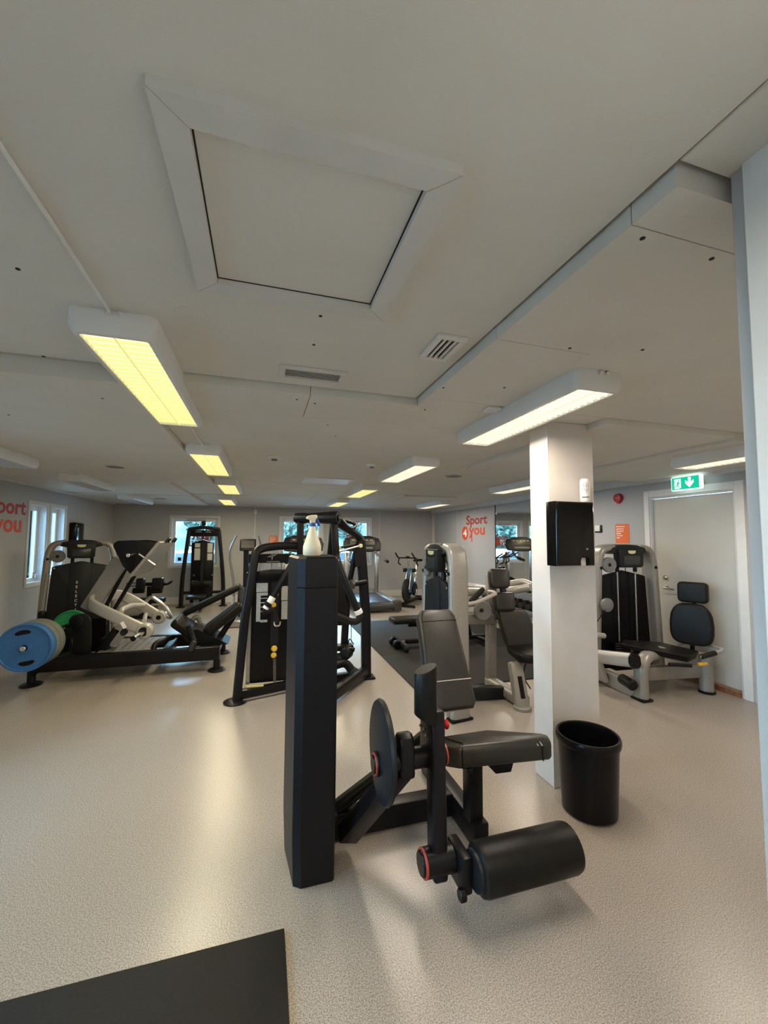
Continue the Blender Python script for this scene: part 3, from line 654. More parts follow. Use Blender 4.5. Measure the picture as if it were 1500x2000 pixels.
# pivot axle with shield, cam and arm
py, pz = 1.80, .552
MB().cyl((.545, py, pz), (.82, py, pz), .046, 24, .006).build('pivot_axle', M_BLACK, t)
sh = MB(); dr = V((1, -.035, -.02)).normalized()
sh.lathe([(.16, -.006), (.205, 0), (.212, .012), (.207, .022), (.16, .020)], (.520, py, pz+.055), dr, 40); so_ = sh.build('cam_shield', M_DGREY, t)
MB().cyl((.50, py, pz), (.548, py, pz), .05, 24).build('hub', M_BLACK, t)
MB().cyl((.494, py, pz), (.505, py, pz), .046, 24, .002).build('red_ring', M_REDRING, t)
MB().cyl((.488, py, pz), (.497, py, pz), .038, 24, .003).build('hub_cap', M_PLASTIC, t)
MB().prism([(-.05, -.06), (-.02, -.075), (.05, -.07), (.056, .03), (.046, .085), (.025, .112), (-.005, .118), (-.032, .103), (-.048, .06)], (.60, py, pz), (0, 1, 0), (0, 0, 1), .075, .016, 3).build('cam', M_BLACK, t)
lk = MB(); lk.beam((.645, py+.01, pz-.03), (.43, 2.06, .09), .10, .075, (0, 1, .6), .008); lk.build('link_arm', M_BLACK, t)
MB().prism([(-.06, -.05), (.06, -.05), (.05, .16), (.0, .19), (-.06, .17)], (.735, py, pz+.02), (0, 1, 0), (0, 0, 1), .012, .003).build('index_plate', M_BLACK, t)
hl = MB()
for a in range(4): hl.cyl((.7345, py-.02+.022*a, pz+.10+.018*(a % 2)), (.729, py-.02+.022*a, pz+.10+.018*(a % 2)), .006, 10, .001)
hl.build('index_hole', M_MGREY, t)
MB().beam((.772, 1.765, .775), (.756, 1.70, .095), .066, .085, (0, 1, 0), .014, 3).build('lever_arm', M_BLACK, t)
# oval pad on the arm, ends cut on the slant
ov = [(.052*math.cos(2*PI*i/28), .045*math.sin(2*PI*i/28)) for i in range(28)]
c0 = V((.718, 1.745, 0)); vs = []; 
for zc_, k, sc_ in ((.735, .55, .93), (.742, .55, 1), (.955, -.35, 1), (.963, -.35, .93)):
    vs += [(c0.x+x*sc_, c0.y+y*sc_, zc_+(-x*k)) for x, y in ov]
n = 28; fs = [(k*n+i, k*n+(i+1) % n, (k+1)*n+(i+1) % n, (k+1)*n+i) for k in range(3) for i in range(n)]+[tuple(range(n)), tuple(range(3*n, 4*n))]
MB().raw(vs, fs).build('arm_pad', M_LEATHER, t)
MB().cyl((.80, py, pz), (.832, py, pz), .050, 24).build('hub', M_BLACK, t)
MB().cyl((.826, py, pz), (.836, py, pz), .0505, 24, .002).build('red_ring', M_REDRING, t)
# lower joint and shin roller
ly, lz = 1.70, .168
MB().cyl((.69, ly, lz), (.825, ly, lz), .056, 24, .006).build('lower_hub', M_BLACK, t)
MB().cyl((.683, ly, lz), (.694, ly, lz), .0565, 24, .002).build('red_ring', M_REDRING, t)
MB().cyl((.674, ly, lz), (.686, ly, lz), .048, 24, .004).build('hub_cap', M_PLASTIC, t)
MB().bx(.822, .872, 1.60, 1.755, .075, .225, .012, 2).build('roller_bracket', M_BLACK, t)
MB().cyl((.808, 1.605, .085), (.835, 1.605, .085), .025, 16).build('stop_pin', M_BLACK, t)
rl = MB(); rl.lathe([(.072, 0), (.093, .012), (.098, .03), (.098, .455), (.093, .473), (.070, .483)], (.882, 1.60, .172), (1, .0, 0), 40); ro = rl.build('shin_roller', M_LEATHER, t)
MB().lathe([(.074, 0), (.076, .012), (.06, .016)], (.870, 1.60, .172), (1, 0, 0), 28).build('roller_end_cap', M_DGREY, ro)
# seat
Z = .553; P_ = [(.935, 1.845), (1.395, 1.772), (1.428, 1.80), (1.424, 1.842), (1.215, 2.07), (.868, 2.07), (.862, 1.93)]
def seatz(x, y): return -.19*(y-1.80)
vs = [(x, y, Z+seatz(x, y)-.105) for x, y in P_]+[(x, y, Z+seatz(x, y)-.03) for x, y in P_]+[((x-1.17)*.95+1.17, (y-1.92)*.86+1.92, Z+seatz(x, y)) for x, y in P_]
n = len(P_); fs = [(k*n+i, k*n+(i+1) % n, (k+1)*n+(i+1) % n, (k+1)*n+i) for k in range(2) for i in range(n)]+[tuple(range(n)), tuple(range(2*n, 3*n))]
bm = bmesh.new(); vv = [bm.verts.new(p) for p in vs]; [bm.faces.new([vv[i] for i in f]) for f in fs]; bmesh.ops.recalc_face_normals(bm, faces=bm.faces[:])
bmesh.ops.bevel(bm, geom=bm.edges[:], offset=.010, segments=2, profile=.5, affect='EDGES'); se = MB().frombm(bm).build('seat', M_LEATHER_LIT, t, ang=50)
def seam(p, q, r, par, m=None): return MB().tube([p, q], r, 8).build('piping', m or M_LEATHER, par)
seam((.962, 1.868, Z-.006), (.915, 2.035, Z-.042), .0035, se); seam((.949, 1.842, Z-.03), (.952, 1.842, Z-.105), .004, se); seam((.949, 1.842, Z-.03), (.962, 1.868, Z-.006), .004, se)
seam((1.355, 1.776, Z-.028), (1.358, 1.776, Z-.10), .003, se); seam((1.355, 1.777, Z-.028), (1.345, 1.80, Z-.002), .003, se, M_PIPE); seam((1.335, 1.782, Z-.028), (1.326, 1.805, Z-.002), .003, se, M_PIPE)
MB().hull([V(p) for p in ((1.08, 1.84, .445), (1.22, 1.82, .452), (1.235, 1.87, .452), (1.10, 1.9, .445), (1.13, 1.84, .392), (1.21, 1.83, .395), (1.20, 1.88, .395))]).build('seat_lever', M_BLACK, t)
MB().box((1.0, 1.92, .43), (.06, .06, .05), None, .012).cyl((.99, 1.88, .41), (1.02, 1.88, .41), .016).build('adjuster', M_BLACK, t)
MB().bx(.86, 1.12, 1.95, 2.09, .425, .455, .006).build('seat_carrier', M_BLACK, t)
# backrest
B0, B1 = V((1.045, 2.175, .565)), V((1.050, 2.435, 1.075)); bu = (B1-B0).normalized(); bxv = V((1, 0, 0)); L = (B1-B0).length
sec = [(-.122, .02), (.122, .02), (.112, L-.03), (.082, L), (-.082, L), (-.112, L-.03)]
br = MB().prism([(-.115, .0), (.115, .0), (.138, .03), (.138, .08), (.122, L-.045), (.092, L), (-.092, L), (-.122, L-.045), (-.138, .08), (-.138, .03)], B0+bxv.cross(bu)*-.0, bxv, bu, -.085 if False else .0851, .022, 3)
bk = br.build('backrest', M_LEATHER_LIT, t, ang=50)
fn = bxv.cross(bu).normalized()          # towards the user
seam(B0+bu*.155-bxv*.130+fn*.085, B0+bu*.155+bxv*.130+fn*.085, .0032, bk, M_PIPE)
seam(B0+bu*(L-.075)-bxv*.112+fn*.084, B0+bu*(L-.075)+bxv*.112+fn*.084, .003, bk)
MB().beam((.935, 2.14, .44), (.95, 2.22, .78), .05, .045, (0, 1, 0), .006).build('backrest_post', M_BLACK, t)
MB().beam((.95, 2.21, .74), (1.05, 2.24, .80), .05, .04, (0, 1, 0), .006).build('backrest_arm', M_BLACK, t)
kp = at(862, 1416, 2.10); MB().cyl(kp-V((.03, 0, 0)), kp, .016, 14).build('plunger_sleeve', M_BLACK, t)
MB().lathe([(.009, 0), (.008, .012), (.022, .020), (.026, .030), (.022, .038), (.001, .040)], kp, (1, 0, 0), 20).build('adjustment_knob', M_RED, t)

# ------------------------------------------------------------------ silver selector machines: shared tower
def pad(mb, c, x, y, w, h, d, bev=.02, r=.03):
    """rounded upholstery pad centred on c, face spanned by x (w) and y (h), thickness d behind the face"""
    poly = rrect(w, h, min(r, w*.45, h*.45), 3); return mb.prism(poly, V(c)-V(x).normalized().cross(V(y).normalized())*(d/2), x, y, d, bev, 3)
def silver_tower(t, loc, yaw, rods=True, top=1.47, wb_=.43, wt_=.36, us=1.0, word=True):
    M = Matrix.Translation(loc) @ Matrix.Rotation(yaw, 4, 'Z'); B = lambda: MB(M)
    for s in (-1, 1):
        pts = rnd([(s*wb_, .02, 0), (s*(wt_+.01), .02, top-.20), (s*wt_*.90, .02, top-.045), (s*.17*us, .02, top-.022)], .13, 6)
        B().sweep(pts, rrect(.19, .075, .034, 4), (-s*.0001, 1, 0) if False else (1, 0, 0)).build('column', M_SILVER, t) if False else None
        n = len(pts); mb = B(); sec = rrect(.075, .19, .034, 4); vs = []; k = len(sec)
        for i, p in enumerate(pts):
            a = pts[max(0, i-1)]; b = pts[min(n-1, i+1)]; tt = (b-a).normalized(); side = V((tt.z, 0, -tt.x))
            vs += [p+side*u+V((0, v, 0)) for u, v in sec]
        fs = [(i*k+j, i*k+(j+1) % k, (i+1)*k+(j+1) % k, (i+1)*k+j) for i in range(n-1) for j in range(k)]+[tuple(range(k)), tuple(range((n-1)*k, n*k))]
        mb.raw(vs, fs); cc = mb.build('column', M_SILVER, t)
        B().lathe([(.018, 0), (.016, .006)], (s*(wt_+.005), -.073, top-.25), (0, -1, 0), 12).build('plug', M_PLASTIC, cc)
        B().box((s*wb_, .02, .012), (.10, .22, .024), None, .01).build('foot', M_PLASTIC, cc)
    arc = [(-.24, top-.075), (-.22, top-.025), (-.12, top+.004), (0, top+.012), (.12, top+.004), (.22, top-.025), (.24, top-.075), (.15, top-.10), (-.15, top-.10)]; arc = [(x*us, z) for x, z in arc]
    B().prism(arc, (0, .118, 0), (1, 0, 0), (0, 0, 1), .20, .012).build('top_cap', M_DGREY, t)
    cn = B().prism([(x*us, z) for x, z in [(-.165, top-.04), (.165, top-.04), (.155, top-.225), (.13, top-.245), (-.13, top-.245), (-.155, top-.225)]], (0, -.02, 0), (1, 0, 0), (0, 0, 1), .10, .012).build('console', M_DGREY, t)
    B().box((0, -.121, top-.165), (.21*us, .004, .10), None, .001).build('screen', M_CARD, cn)
    B().prism([(-.05, .02), (.05, .02), (.045, -.008), (.015, -.016), (-.015, -.016), (-.045, -.008)], (0, -.119, top-.075), (1, 0, 0), (0, 0, 1), .004).build('badge', M_BADGE, cn)
    U = lambda pl: [(x*us, z) for x, z in pl]
    sp_ = [(-.375, .10), (.375, .10), (.315, top-.36), (.28, top-.345), (.0, top-.285), (-.28, top-.345), (-.315, top-.36)]; sp_ = U(sp_)
    if rods:
        B().prism(sp_, (0, .06, 0), (1, 0, 0), (0, 0, 1), .03, .004).build('shroud', M_PLASTIC, t)
        for u in (-.11, .13):
            r_ = B().cyl((u, -.02, .40), (u, -.02, top-.26), .010, 12).build('guide_rod', M_STEEL, t); B().cyl((u, -.02, top-.30), (u, -.02, top-.245), .022, 14).build('bushing', M_PLASTIC, r_)
        B().cyl((.01, -.01, .5), (.01, -.01, top-.24), .004, 8).build('cable', M_PLASTIC, t)
        ws = B()
        for k in range(11): ws.bx(-.20, .22, -.06, .055, .10+.027*k, .124+.027*k, .003)
        ws = ws.build('weight_stack', M_PLASTIC, t)
        nm = B()
        for k in range(11): nm.bx(.0, .03, -.0612, -.058, .106+.027*k, .118+.027*k)
        nm.build('number_strip', M_MGREY, ws)
    else:
        B().prism(sp_, (0, -.02, 0), (1, 0, 0), (0, 0, 1), .05, .008).build('shroud', M_DGREY, t)
        B().prism(U([(-.13, .12), (.13, .12), (.12, top-.315), (0, top-.298), (-.12, top-.315)]), (0, -.068, 0), (1, 0, 0), (0, 0, 1), .012, .004).build('centre_panel', M_DGREY, t)
        F = M
        tx = [(ch, i) for i, ch in enumerate('SELECTION')]
        for ch, i in (tx if word else []):
            o = F @ V((-.035, -.0815, .90-.062*i)); text('letter', ch, .05, o, F.to_3x3() @ V((1, 0, 0)), (0, 0, 1), M_PRINT, t, align='CENTER')
        for u in (-.29*us, .29*us): B().cyl((u, -.068, top-.375), (u, -.076, top-.375), .011, 12).build('bolt', M_STEEL, t)
        for u in (-.1*us, .12*us): B().cyl((u, -.03, top-.34), (u, -.03, top-.24), .022, 12).build('bushing', M_PLASTIC, t)
    pu = B().lathe([(.078, 0), (.084, .008), (.084, .03), (.078, .038)], (-.255*us, -.045, top-.215), (-.15, -1, 0), 28).build('pulley', M_MGREY, t)
    B().lathe([(.02, 0), (.015, .006)], (-.2607*us, -.083, top-.215), (-.15, -1, 0), 14).build('pulley_hub', M_DGREY, pu)
    return M, B

# tower by the left windows
o = V((-2.43, 6.72, 0)); t = thing('selector_machine', o, 'silver weight machine with closed dark shroud and vertical white letters, by the left windows', 'exercise machine', 'silver selector machines')
M, B = silver_tower(t, o, R(17), rods=False, top=1.49)
B().tube([(-.40, -.06, .55), (-.36, -.06, 1.05)], .022, 10).build('side_rod', M_SILVER, t)
B().box((-.39, -.08, .48), (.08, .10, .16), None, .02).build('adjuster', M_PLASTIC, t)
B().bx(-.46, .46, .14, .95, .02, .12, .01).build('base', M_SILVER, t)

# machine beside the exit door
o = V((3.98, 3.72, 0)); t = thing('leg_curl_machine', o, 'silver seated leg machine with headrest in front of the exit door', 'exercise machine', 'silver selector machines')
M, B = silver_tower(t, o, R(-4), top=1.48)
def S(px, py, y): return at(px, py, y)
lb = MB(); lb.beam(V((3.57, 3.72, .075)), V((3.545, 3.20, .075)), .075, .15, (0, 0, 1), .02); lb.build('base_rail', M_SILVER, t)
MB().prism([(-.10, 0), (.16, 0), (.10, .14), (.02, .30), (-.05, .34), (-.10, .30)], (3.51, 3.66, .06), (0, -1, 0), (0, 0, 1), -.07 if False else .07, .012).build('side_plate', M_SILVER, t)
ar = [V((3.555, 3.165, .0)), V((3.555, 3.165, .30)), V((3.63, 3.18, .40)), V((3.90, 3.22, .42))]
MB().sweep(rnd(ar, .16, 7), rrect(.10, .125, .045, 4), (.2, -1, 0)).build('front_arch', M_SILVER, t)
MB().box((3.555, 3.165, .012), (.13, .15, .024), None, .01).build('foot', M_PLASTIC, t)
MB().beam((3.70, 3.24, .215), (4.34, 3.16, .215), .06, .13, (0, 0, 1), .01).build('seat_rail', M_SILVER, t)
MB().cyl((4.365, 3.13, .02), (4.365, 3.13, .40), .062, 20).build('rear_leg', M_SILVER, t)
MB().cyl((4.365, 3.13, 0), (4.365, 3.13, .025), .075, 20).build('foot', M_PLASTIC, t)
st = MB(); st.hull([V(p) for p in ((3.56, 3.42, .475), (3.70, 3.50, .49), (4.17, 3.47, .44), (4.22, 3.08, .44), (3.98, 2.98, .43), (3.80, 3.03, .46), (3.62, 3.22, .475), (3.60, 3.40, .44), (3.75, 3.45, .43), (4.15, 3.43, .36), (4.19, 3.10, .36), (3.98, 3.02, .36), (3.83, 3.07, .39))])
so1 = st.build('seat', M_LEATHER, t, ang=60); so1.modifiers.new('soft', 'BEVEL').width = .02; so1.modifiers['soft'].segments = 3; so1.modifiers['soft'].limit_method = 'ANGLE'
MB().beam((4.10, 3.34, .38), (4.33, 3.20, .37), .05, .07, (0, 0, 1), .008).build('backrest_slide', M_SILVER2, t)
up = (V((.06, -.02, 1))).normalized(); rx = V((.42, -.90, 0)).normalized()
dis = [(.19*math.copysign(abs(math.cos(2*PI*i/32))**.55, math.cos(2*PI*i/32))*(1.0-.20*max(0, math.sin(2*PI*i/32))), .215*math.copysign(abs(math.sin(2*PI*i/32))**.55, math.sin(2*PI*i/32))) for i in range(32)]
bc_ = at(1350, 1219, 3.22); nrm = rx.cross(up)
MB().prism(dis, bc_-nrm*.05, rx, up, .08, .03, 4).build('backrest', M_LEATHER, t)
hc = at(1353.5, 1157, 3.22); pad(MB(), hc, rx, up, .262, .215, .10, .022, .04).build('headrest', M_LEATHER, t)
MB().beam(bc_-nrm*.075-up*.3, hc-nrm*.06, .04, .02, nrm, .004).build('back_bar', M_BLACK, t)
MB().tube([(4.13, 3.0, .41), (4.42, 3.02, .44), (4.45, 3.02, .46), (4.45, 3.36, .46), (4.3, 3.36, .42)], .014, 10, .05).build('side_handle', M_SILVER2, t)
MB().cyl((4.13, 3.00, .41), (4.33, 3.01, .43), .024, 14).build('handle_grip', M_RUBBER, t)
MB().box((4.17, 3.02, .335), (.11, .03, .03), None, .006).build('lever_tag', M_YELLOW, t)
MB().cyl((3.75, 3.03, .36), (3.98, 2.99, .34), .018, 12).build('seat_adjuster', M_BLACK, t)
a, b = at(1160, 1278, 3.42), at(1243, 1300, 3.05)
MB().sweep([at(1160, 1281, 3.55), at(1237, 1290, 3.12)], rrect(.10, .135, .045, 4)).build('lift_arm', M_SILVER2, t)
MB().sweep([at(1236.5, 1290, 3.125), at(1241, 1291, 3.09)], rrect(.105, .14, .05, 4)).build('arm_end_cap', M_PLASTIC, t)
MB().cyl(at(1214, 1325, 3.32), at(1238, 1340, 3.14), .05, 18, .012).build('ankle_roller', M_LEATHER, t)
MB().lathe([(.066, 0), (.074, .008), (.074, .03), (.066, .036)], at(1183, 1181, 3.62), (-.1, -1, 0), 26).build('pulley', M_MGREY, t)
MB().tube([at(1183, 1190, 3.59), at(1166, 1214, 3.59)], .005, 8).build('cable', M_PLASTIC, t)
MB().tube([at(1160, 1240, 3.6), at(1180, 1242, 3.6)], .03, 10).build('cable_clamp', M_SILVER2, t)

# chest machine in the middle
o = V((1.60, 3.485, 0)); t = thing('chest_press_machine', o, 'silver seated press machine with stacked back pads, left of the white column', 'exercise machine', 'silver selector machines')
M, B = silver_tower(t, o, R(-82), rods=False, top=1.49, wb_=.24, wt_=.215, us=.62, word=False)
MB().beam((1.70, 3.62, .10), at(990, 1352, 3.58), .10, .12, (0, 0, 1), .02).build('base_beam', M_DGREY, t)
f0 = atz(955, 1332, .06); f1 = atz(1032, 1372, .06)
MB().sweep([(f0.x+.02, f0.y+.02, .06), (f1.x-.03, f1.y+.02, .06)], rrect(.12, .11, .035, 3)).build('foot_beam', M_SILVER, t)
MB().beam((f0.x+.02, f0.y, .03), at(959, 1120, f0.y), .105, .08, (0, 1, 0), .02).build('upright_post', M_SILVER, t)
lp0 = V((f1.x-.05, f1.y+.02, .0)); lp1 = at(1005, 1292, f1.y+.16)
MB().beam(lp0, lp1, .135, .08, (0, 1, 0), .025, 3).build('seat_post', M_SILVER, t)
md = (lp0+lp1)/2; dd = (lp1-lp0).normalized(); sx_ = dd.cross(V((0, 1, 0))).normalized(); nf = dd.cross(sx_)
nf = nf if nf.y < 0 else -nf
MB().box((0, 0, 0), (.19, .045, .004), frame(lp0+dd*.18+nf*.041, dd, sx_ if True else nf)).build('rating_label', M_PLASTIC, t)
MB().cyl((lp0.x, lp0.y, 0), (lp0.x, lp0.y, .03), .08, 20).build('foot', M_SILVER, t)
ys = f1.y+.18
sc_ = at(1045, 1272, ys); pad(MB(), sc_, (1, -.15, .06), (.15, 1, .1), .48, .40, .085, .03, .12).build('seat', M_LEATHER, t)
xr = V((1, -.18, 0)).normalized(); upb = V((-.04, .22, 1)).normalized()
def bpad(px, py, w_, h_, d_, yy, name, r=.03):
    return pad(MB(), at(px, py, yy), xr, upb, w_, h_, d_, .028, r).build(name, M_LEATHER_LIT, t)
yb_ = ys+.18
lb_ = at(1003, 1233, yb_); nb = xr.cross(upb)
MB().prism([(-.155, .20), (-.145, .225), (.10, .225), (.16, .18), (.215, .02), (.235, -.13), (.215, -.16), (-.05, -.165), (-.09, -.14), (-.135, .02)], lb_-nb*.045, xr, upb, .09, .028, 3).build('backrest', M_LEATHER_LIT, t)
bpad(985, 1175, .215, .185, .075, yb_+.03, 'middle_pad'); bpad(974, 1130, .215, .20, .085, yb_+.045, 'headrest', .045)
MB().beam(lb_-nb*.08-upb*.22, at(978, 1128, yb_+.12), .06, .04, (0, 1, 0), .008).build('back_bar', M_DGREY, t)
ya = f0.y
MB().beam(at(905, 1209, ya), at(962, 1208, ya-.02), .09, .10, (0, 0, 1), .012).build('cross_beam', M_SILVER, t)
MB().beam((1.70, 3.62, .80), at(910, 1206, ya), .08, .08, (0, 0, 1), .012).build('tower_link', M_SILVER, t)
MB().tube([at(905, 1143, ya+.25), at(930, 1145, ya+.2), at(962, 1150, ya)], .032, 14, .1).build('press_arm', M_SILVER2, t)
MB().tube([at(908, 1155, ya), at(950, 1156, ya+.05), at(1000, 1153, ya+.1), at(1036, 1147, ya-.05)], .042, 14, .1).build('press_arm', M_SILVER2, t)
MB().tube([at(975, 1144, ya+.2), at(1012, 1137, ya+.15), at(1024, 1136, ya+.1), at(1040, 1143, ya+.0)], .035, 14, .1).build('press_arm', M_SILVER2, t)
MB().cyl(at(905, 1155, ya-.02), at(911, 1155, ya-.02), .05, 18).build('arm_hub', M_PLASTIC, t)
MB().tube([at(905, 1181, ya-.3), at(932, 1177, ya-.3), at(968, 1160, ya-.3), at(966, 1157, ya-.26), at(954, 1155, ya-.2)], .019, 12, .06).build('handle_bar', M_SILVER2, t)
gp, gq = at(919, 1175, ya-.28), at(944, 1150, ya-.2)
gr = MB().cyl(gp, gq, .022, 14, .006)
for k in range(6): c_ = gp+(gq-gp)*(.1+.14*k); gr.cyl(c_, c_+(gq-gp)*.07, .028, 14, .005)
gr.build('handle_grip', M_RUBBER, t)
MB().lathe([(.088, 0), (.096, .01), (.096, .035), (.088, .045)], at(941, 1192, ya-.1), (-.1, -1, 0), 28).build('pulley', M_MGREY, t)
MB().lathe([(.02, 0), (.018, .008)], at(941, 1192, ya-.148), (-.1, -1, 0), 14).build('pulley_hub', M_DGREY, t)
MB().box(at(915, 1172, ya+.05), (.22, .10, .14), None, .03).build('cam_box', M_SILVER2, t)
MB().tube([at(1030, 1285, ys), at(1020, 1320, ys), at(1036, 1345, ys)], .006, 8, .1).build('cable', M_PLASTIC, t)

# ------------------------------------------------------------------ flat bench on the mat
yb2 = 5.55; t = thing('flat_bench', (2.55, yb2, .012), 'black flat bench with transport wheels on the far rubber mat', 'bench')
a, b = at(764, 1207, yb2), at(940, 1207, yb2)
MB().box(((a.x+b.x)/2, yb2, a.z-.035), (b.x-a.x, .28, .075), None, .025, 3).build('bench_pad', M_LEATHER, t)
MB().beam((a.x+.25, yb2, a.z-.10), (b.x-.15, yb2, a.z-.10), .06, .07, (0, 0, 1), .008).build('frame_beam', M_BLACK, t)
MB().beam((a.x+.35, yb2, a.z-.1), (a.x+.62, yb2, .22), .06, .06, (0, 1, 0), .008).build('front_strut', M_BLACK, t)
MB().beam((a.x+.22, yb2, .085), (b.x+.05, yb2, .085), .07, .06, (0, 0, 1), .008).build('base_beam', M_BLACK, t)
MB().beam((b.x-.2, yb2, .11), (b.x-.25, yb2, a.z-.1), .06, .06, (0, 1, 0), .008).build('rear_strut', M_BLACK, t)
for sx_ in (a.x+.18, b.x-.02):
    f = MB().beam((sx_-.05, yb2-.28, .075), (sx_-.05, yb2+.28, .075), .07, .055, (0, 0, 1), .008).build('cross_foot', M_BLACK, t)
    for sy in (-.27, .27): MB().cyl((sx_-.08, yb2+sy, .06), (sx_-.02, yb2+sy, .06), .048, 18, .012).build('rubber_foot', M_RUBBER, f)
MB().cyl((a.x+.06, yb2-.12, .075), (a.x+.06, yb2-.06, .075), .06, 18, .01).cyl((a.x+.06, yb2+.06, .075), (a.x+.06, yb2+.12, .075), .06, 18, .01).build('transport_wheel', M_PLASTIC, t)
MB().box((a.x+.12, yb2, .08), (.16, .12, .05), None, .012).build('wheel_bracket', M_BLACK, t)

# ------------------------------------------------------------------ dumbbell rack by the mirror
rx0, rx1, ry0, ry1 = 3.98, 4.46, 4.75, 7.1
t = thing('dumbbell_rack', (4.2, 5.9, 0), 'grey dumbbell rack standing below the wall mirror', 'rack')
for y in (ry0+.1, ry1-.1):
    MB().beam((4.02, y, .03), (4.46, y, .03), .06, .06, (0, 0, 1), .006).build('foot', M_BLACK, t)
    MB().beam((4.40, y, .03), (4.34, y, .74), .07, .06, (0, 1, 0), .006).build('upright', M_BLACK, t)
TI = ((4.04, .37), (4.14, .63))
for x, z in TI:
    MB().prism([(0, 0), (.30, 0), (.30, .02), (.012, .02), (.012, .045), (0, .045)], (x, ry1, z), (1, 0, 0), (0, 0, 1), ry1-ry0, .003).build('tray', M_MGREY, t)
dtot = 0
def dumbbell(x, y, z, s, label, grp='hex dumbbells on the rack', first=[None]):
    if first[0] is None:
        d_ = thing('dumbbell', (0, 0, 0), label, 'dumbbell', grp)
        hx = [(.062*math.cos(PI/3*i), .062*math.sin(PI/3*i)) for i in range(6)]
        for k in (-.145, .065): MB().prism(hx, (k, 0, 0), (0, 1, 0), (0, 0, 1), .08, .01).build('head', M_RUBBER, d_)
        MB().cyl((-.07, 0, 0), (.07, 0, 0), .016, 10).build('handle', M_STEEL, d_)
        d_.location = (x, y, z); d_.scale = (s, s, s); first[0] = d_; return d_
    d_ = copy_thing(first[0], (x, y, z), label, grp); d_.scale = (s, s, s); return d_
ORD = ('nearest', 'second', 'third', 'fourth', 'fifth', 'sixth', 'seventh', 'eighth', 'ninth', 'tenth', 'eleventh', 'twelfth')
for k in range(12):
    dumbbell(4.205, ry0+.12+k*.19, .391+.0537*1.06, 1.06, 'black hex dumbbell, %s from the near end of the lower tier of the rack' % ORD[k], 'hex dumbbells on the lower tier')
for k in range(12):
    q_ = .95-.02*k; dumbbell(4.305, ry0+.12+k*.19, .651+.0537*q_, q_, 'black hex dumbbell, %s from the near end of the upper tier of the rack' % ORD[k], 'hex dumbbells on the upper tier')

# ------------------------------------------------------------------ treadmills
def treadmill(cx, y0, label, w=.98):
    t = thing('treadmill', (cx, y0+.9, 0), label, 'treadmill', 'treadmills by the back wall'); h = w/2
    MB().bx(cx-h+.06, cx+h-.06, y0+.05, y0+1.75, .06, .20, .01).build('deck', M_DGREY, t)
    MB().bx(cx-h+.17, cx+h-.17, y0+.02, y0+1.55, .19, .222, .012, 2).build('running_belt', M_BELT, t)
    for s in (-1, 1):
        MB().bx(cx+s*(h-.085)-.085, cx+s*(h-.085)+.085, y0+.06, y0+1.6, .15, .235, .012, 2).build('side_rail', M_RAIL, t)
        MB().bx(cx+s*(h-.168)-.006, cx+s*(h-.168)+.006, y0+.05, y0+1.55, .20, .238, .002).build('rail_trim', M_STEEL, t)
        MB().box((cx+s*(h-.07), y0+.04, .14), (.17, .16, .23), None, .03).build('rear_cap', M_CONSOLE, t)
        MB().beam((cx+s*(h-.13), y0+1.48, .2), (cx+s*(h-.10), y0+1.52, 1.20), .085, .11, (0, 1, 0), .015).build('upright', M_STEEL, t)
        g_ = MB().tube([(cx+s*(h-.20), y0+1.40, 1.22), (cx+s*(h-.10), y0+1.15, 1.09), (cx+s*(h-.07), y0+.75, 1.02)], .03, 12, .12).build('handrail', M_MGREY, t)
        MB().cyl((cx+s*(h-.07), y0+1.0, 1.055), (cx+s*(h-.07), y0+.72, 1.01), .036, 14, .01).build('grip', M_DGREY, g_)
    MB().cyl((cx-h+.14, y0+.06, .135), (cx+h-.14, y0+.06, .135), .085, 20).build('rear_roller', M_BELT, t)
    MB().bx(cx-h+.1, cx+h-.1, y0+.10, y0+.16, .03, .10, .008).build('rear_plate', M_STEEL, t)
    hood = MB().prism([(0, .04), (0, .22), (.08, .29), (.38, .27), (.45, .2), (.45, .04)], (cx-h+.09, y0+1.50, 0), (0, 1, 0), (0, 0, 1), w-.18, .03, 3).build('motor_hood', M_RAIL, t)
    po = [(-h+.02, .0), (-h-.01, .16), (-h+.04, .30), (-.22, .37), (.22, .37), (h-.04, .30), (h+.01, .16), (h-.02, .0), (.2, -.03), (-.2, -.03)]
    uu = V((0, .34, 1)).normalized(); ob = V((cx, y0+1.44, 1.23))
    cs_ = MB().prism([(x*.94, z) for x, z in po], ob, (1, 0, 0), uu, -.10 if False else .07, .02, 3).build('console', M_DGREY, t)
    nv = V((1, 0, 0)).cross(uu)
    MB().box((0, 0, 0), (w*.62, .17, .004), frame(ob+uu*.22+nv*.071, (1, 0, 0), uu), .001).build('display', M_CONSOLE, cs_)
    for k in range(5): MB().box((0, 0, 0), (.07, .018, .006), frame(ob+uu*(.255)+nv*.073+V((-.22+.11*k, 0, 0)), (1, 0, 0), uu), .001).build('readout', M_BADGE, cs_)
    MB().box((0, 0, 0), (w*.5, .05, .004), frame(ob+uu*.06+nv*.071, (1, 0, 0), uu), .001).build('key_row', M_MGREY, cs_)
    return t
treadmill(2.32, 8.18, 'grey treadmill with handrails in front of the right back window')
treadmill(.92, 8.25, 'treadmill behind the weight tower in front of the middle back window')

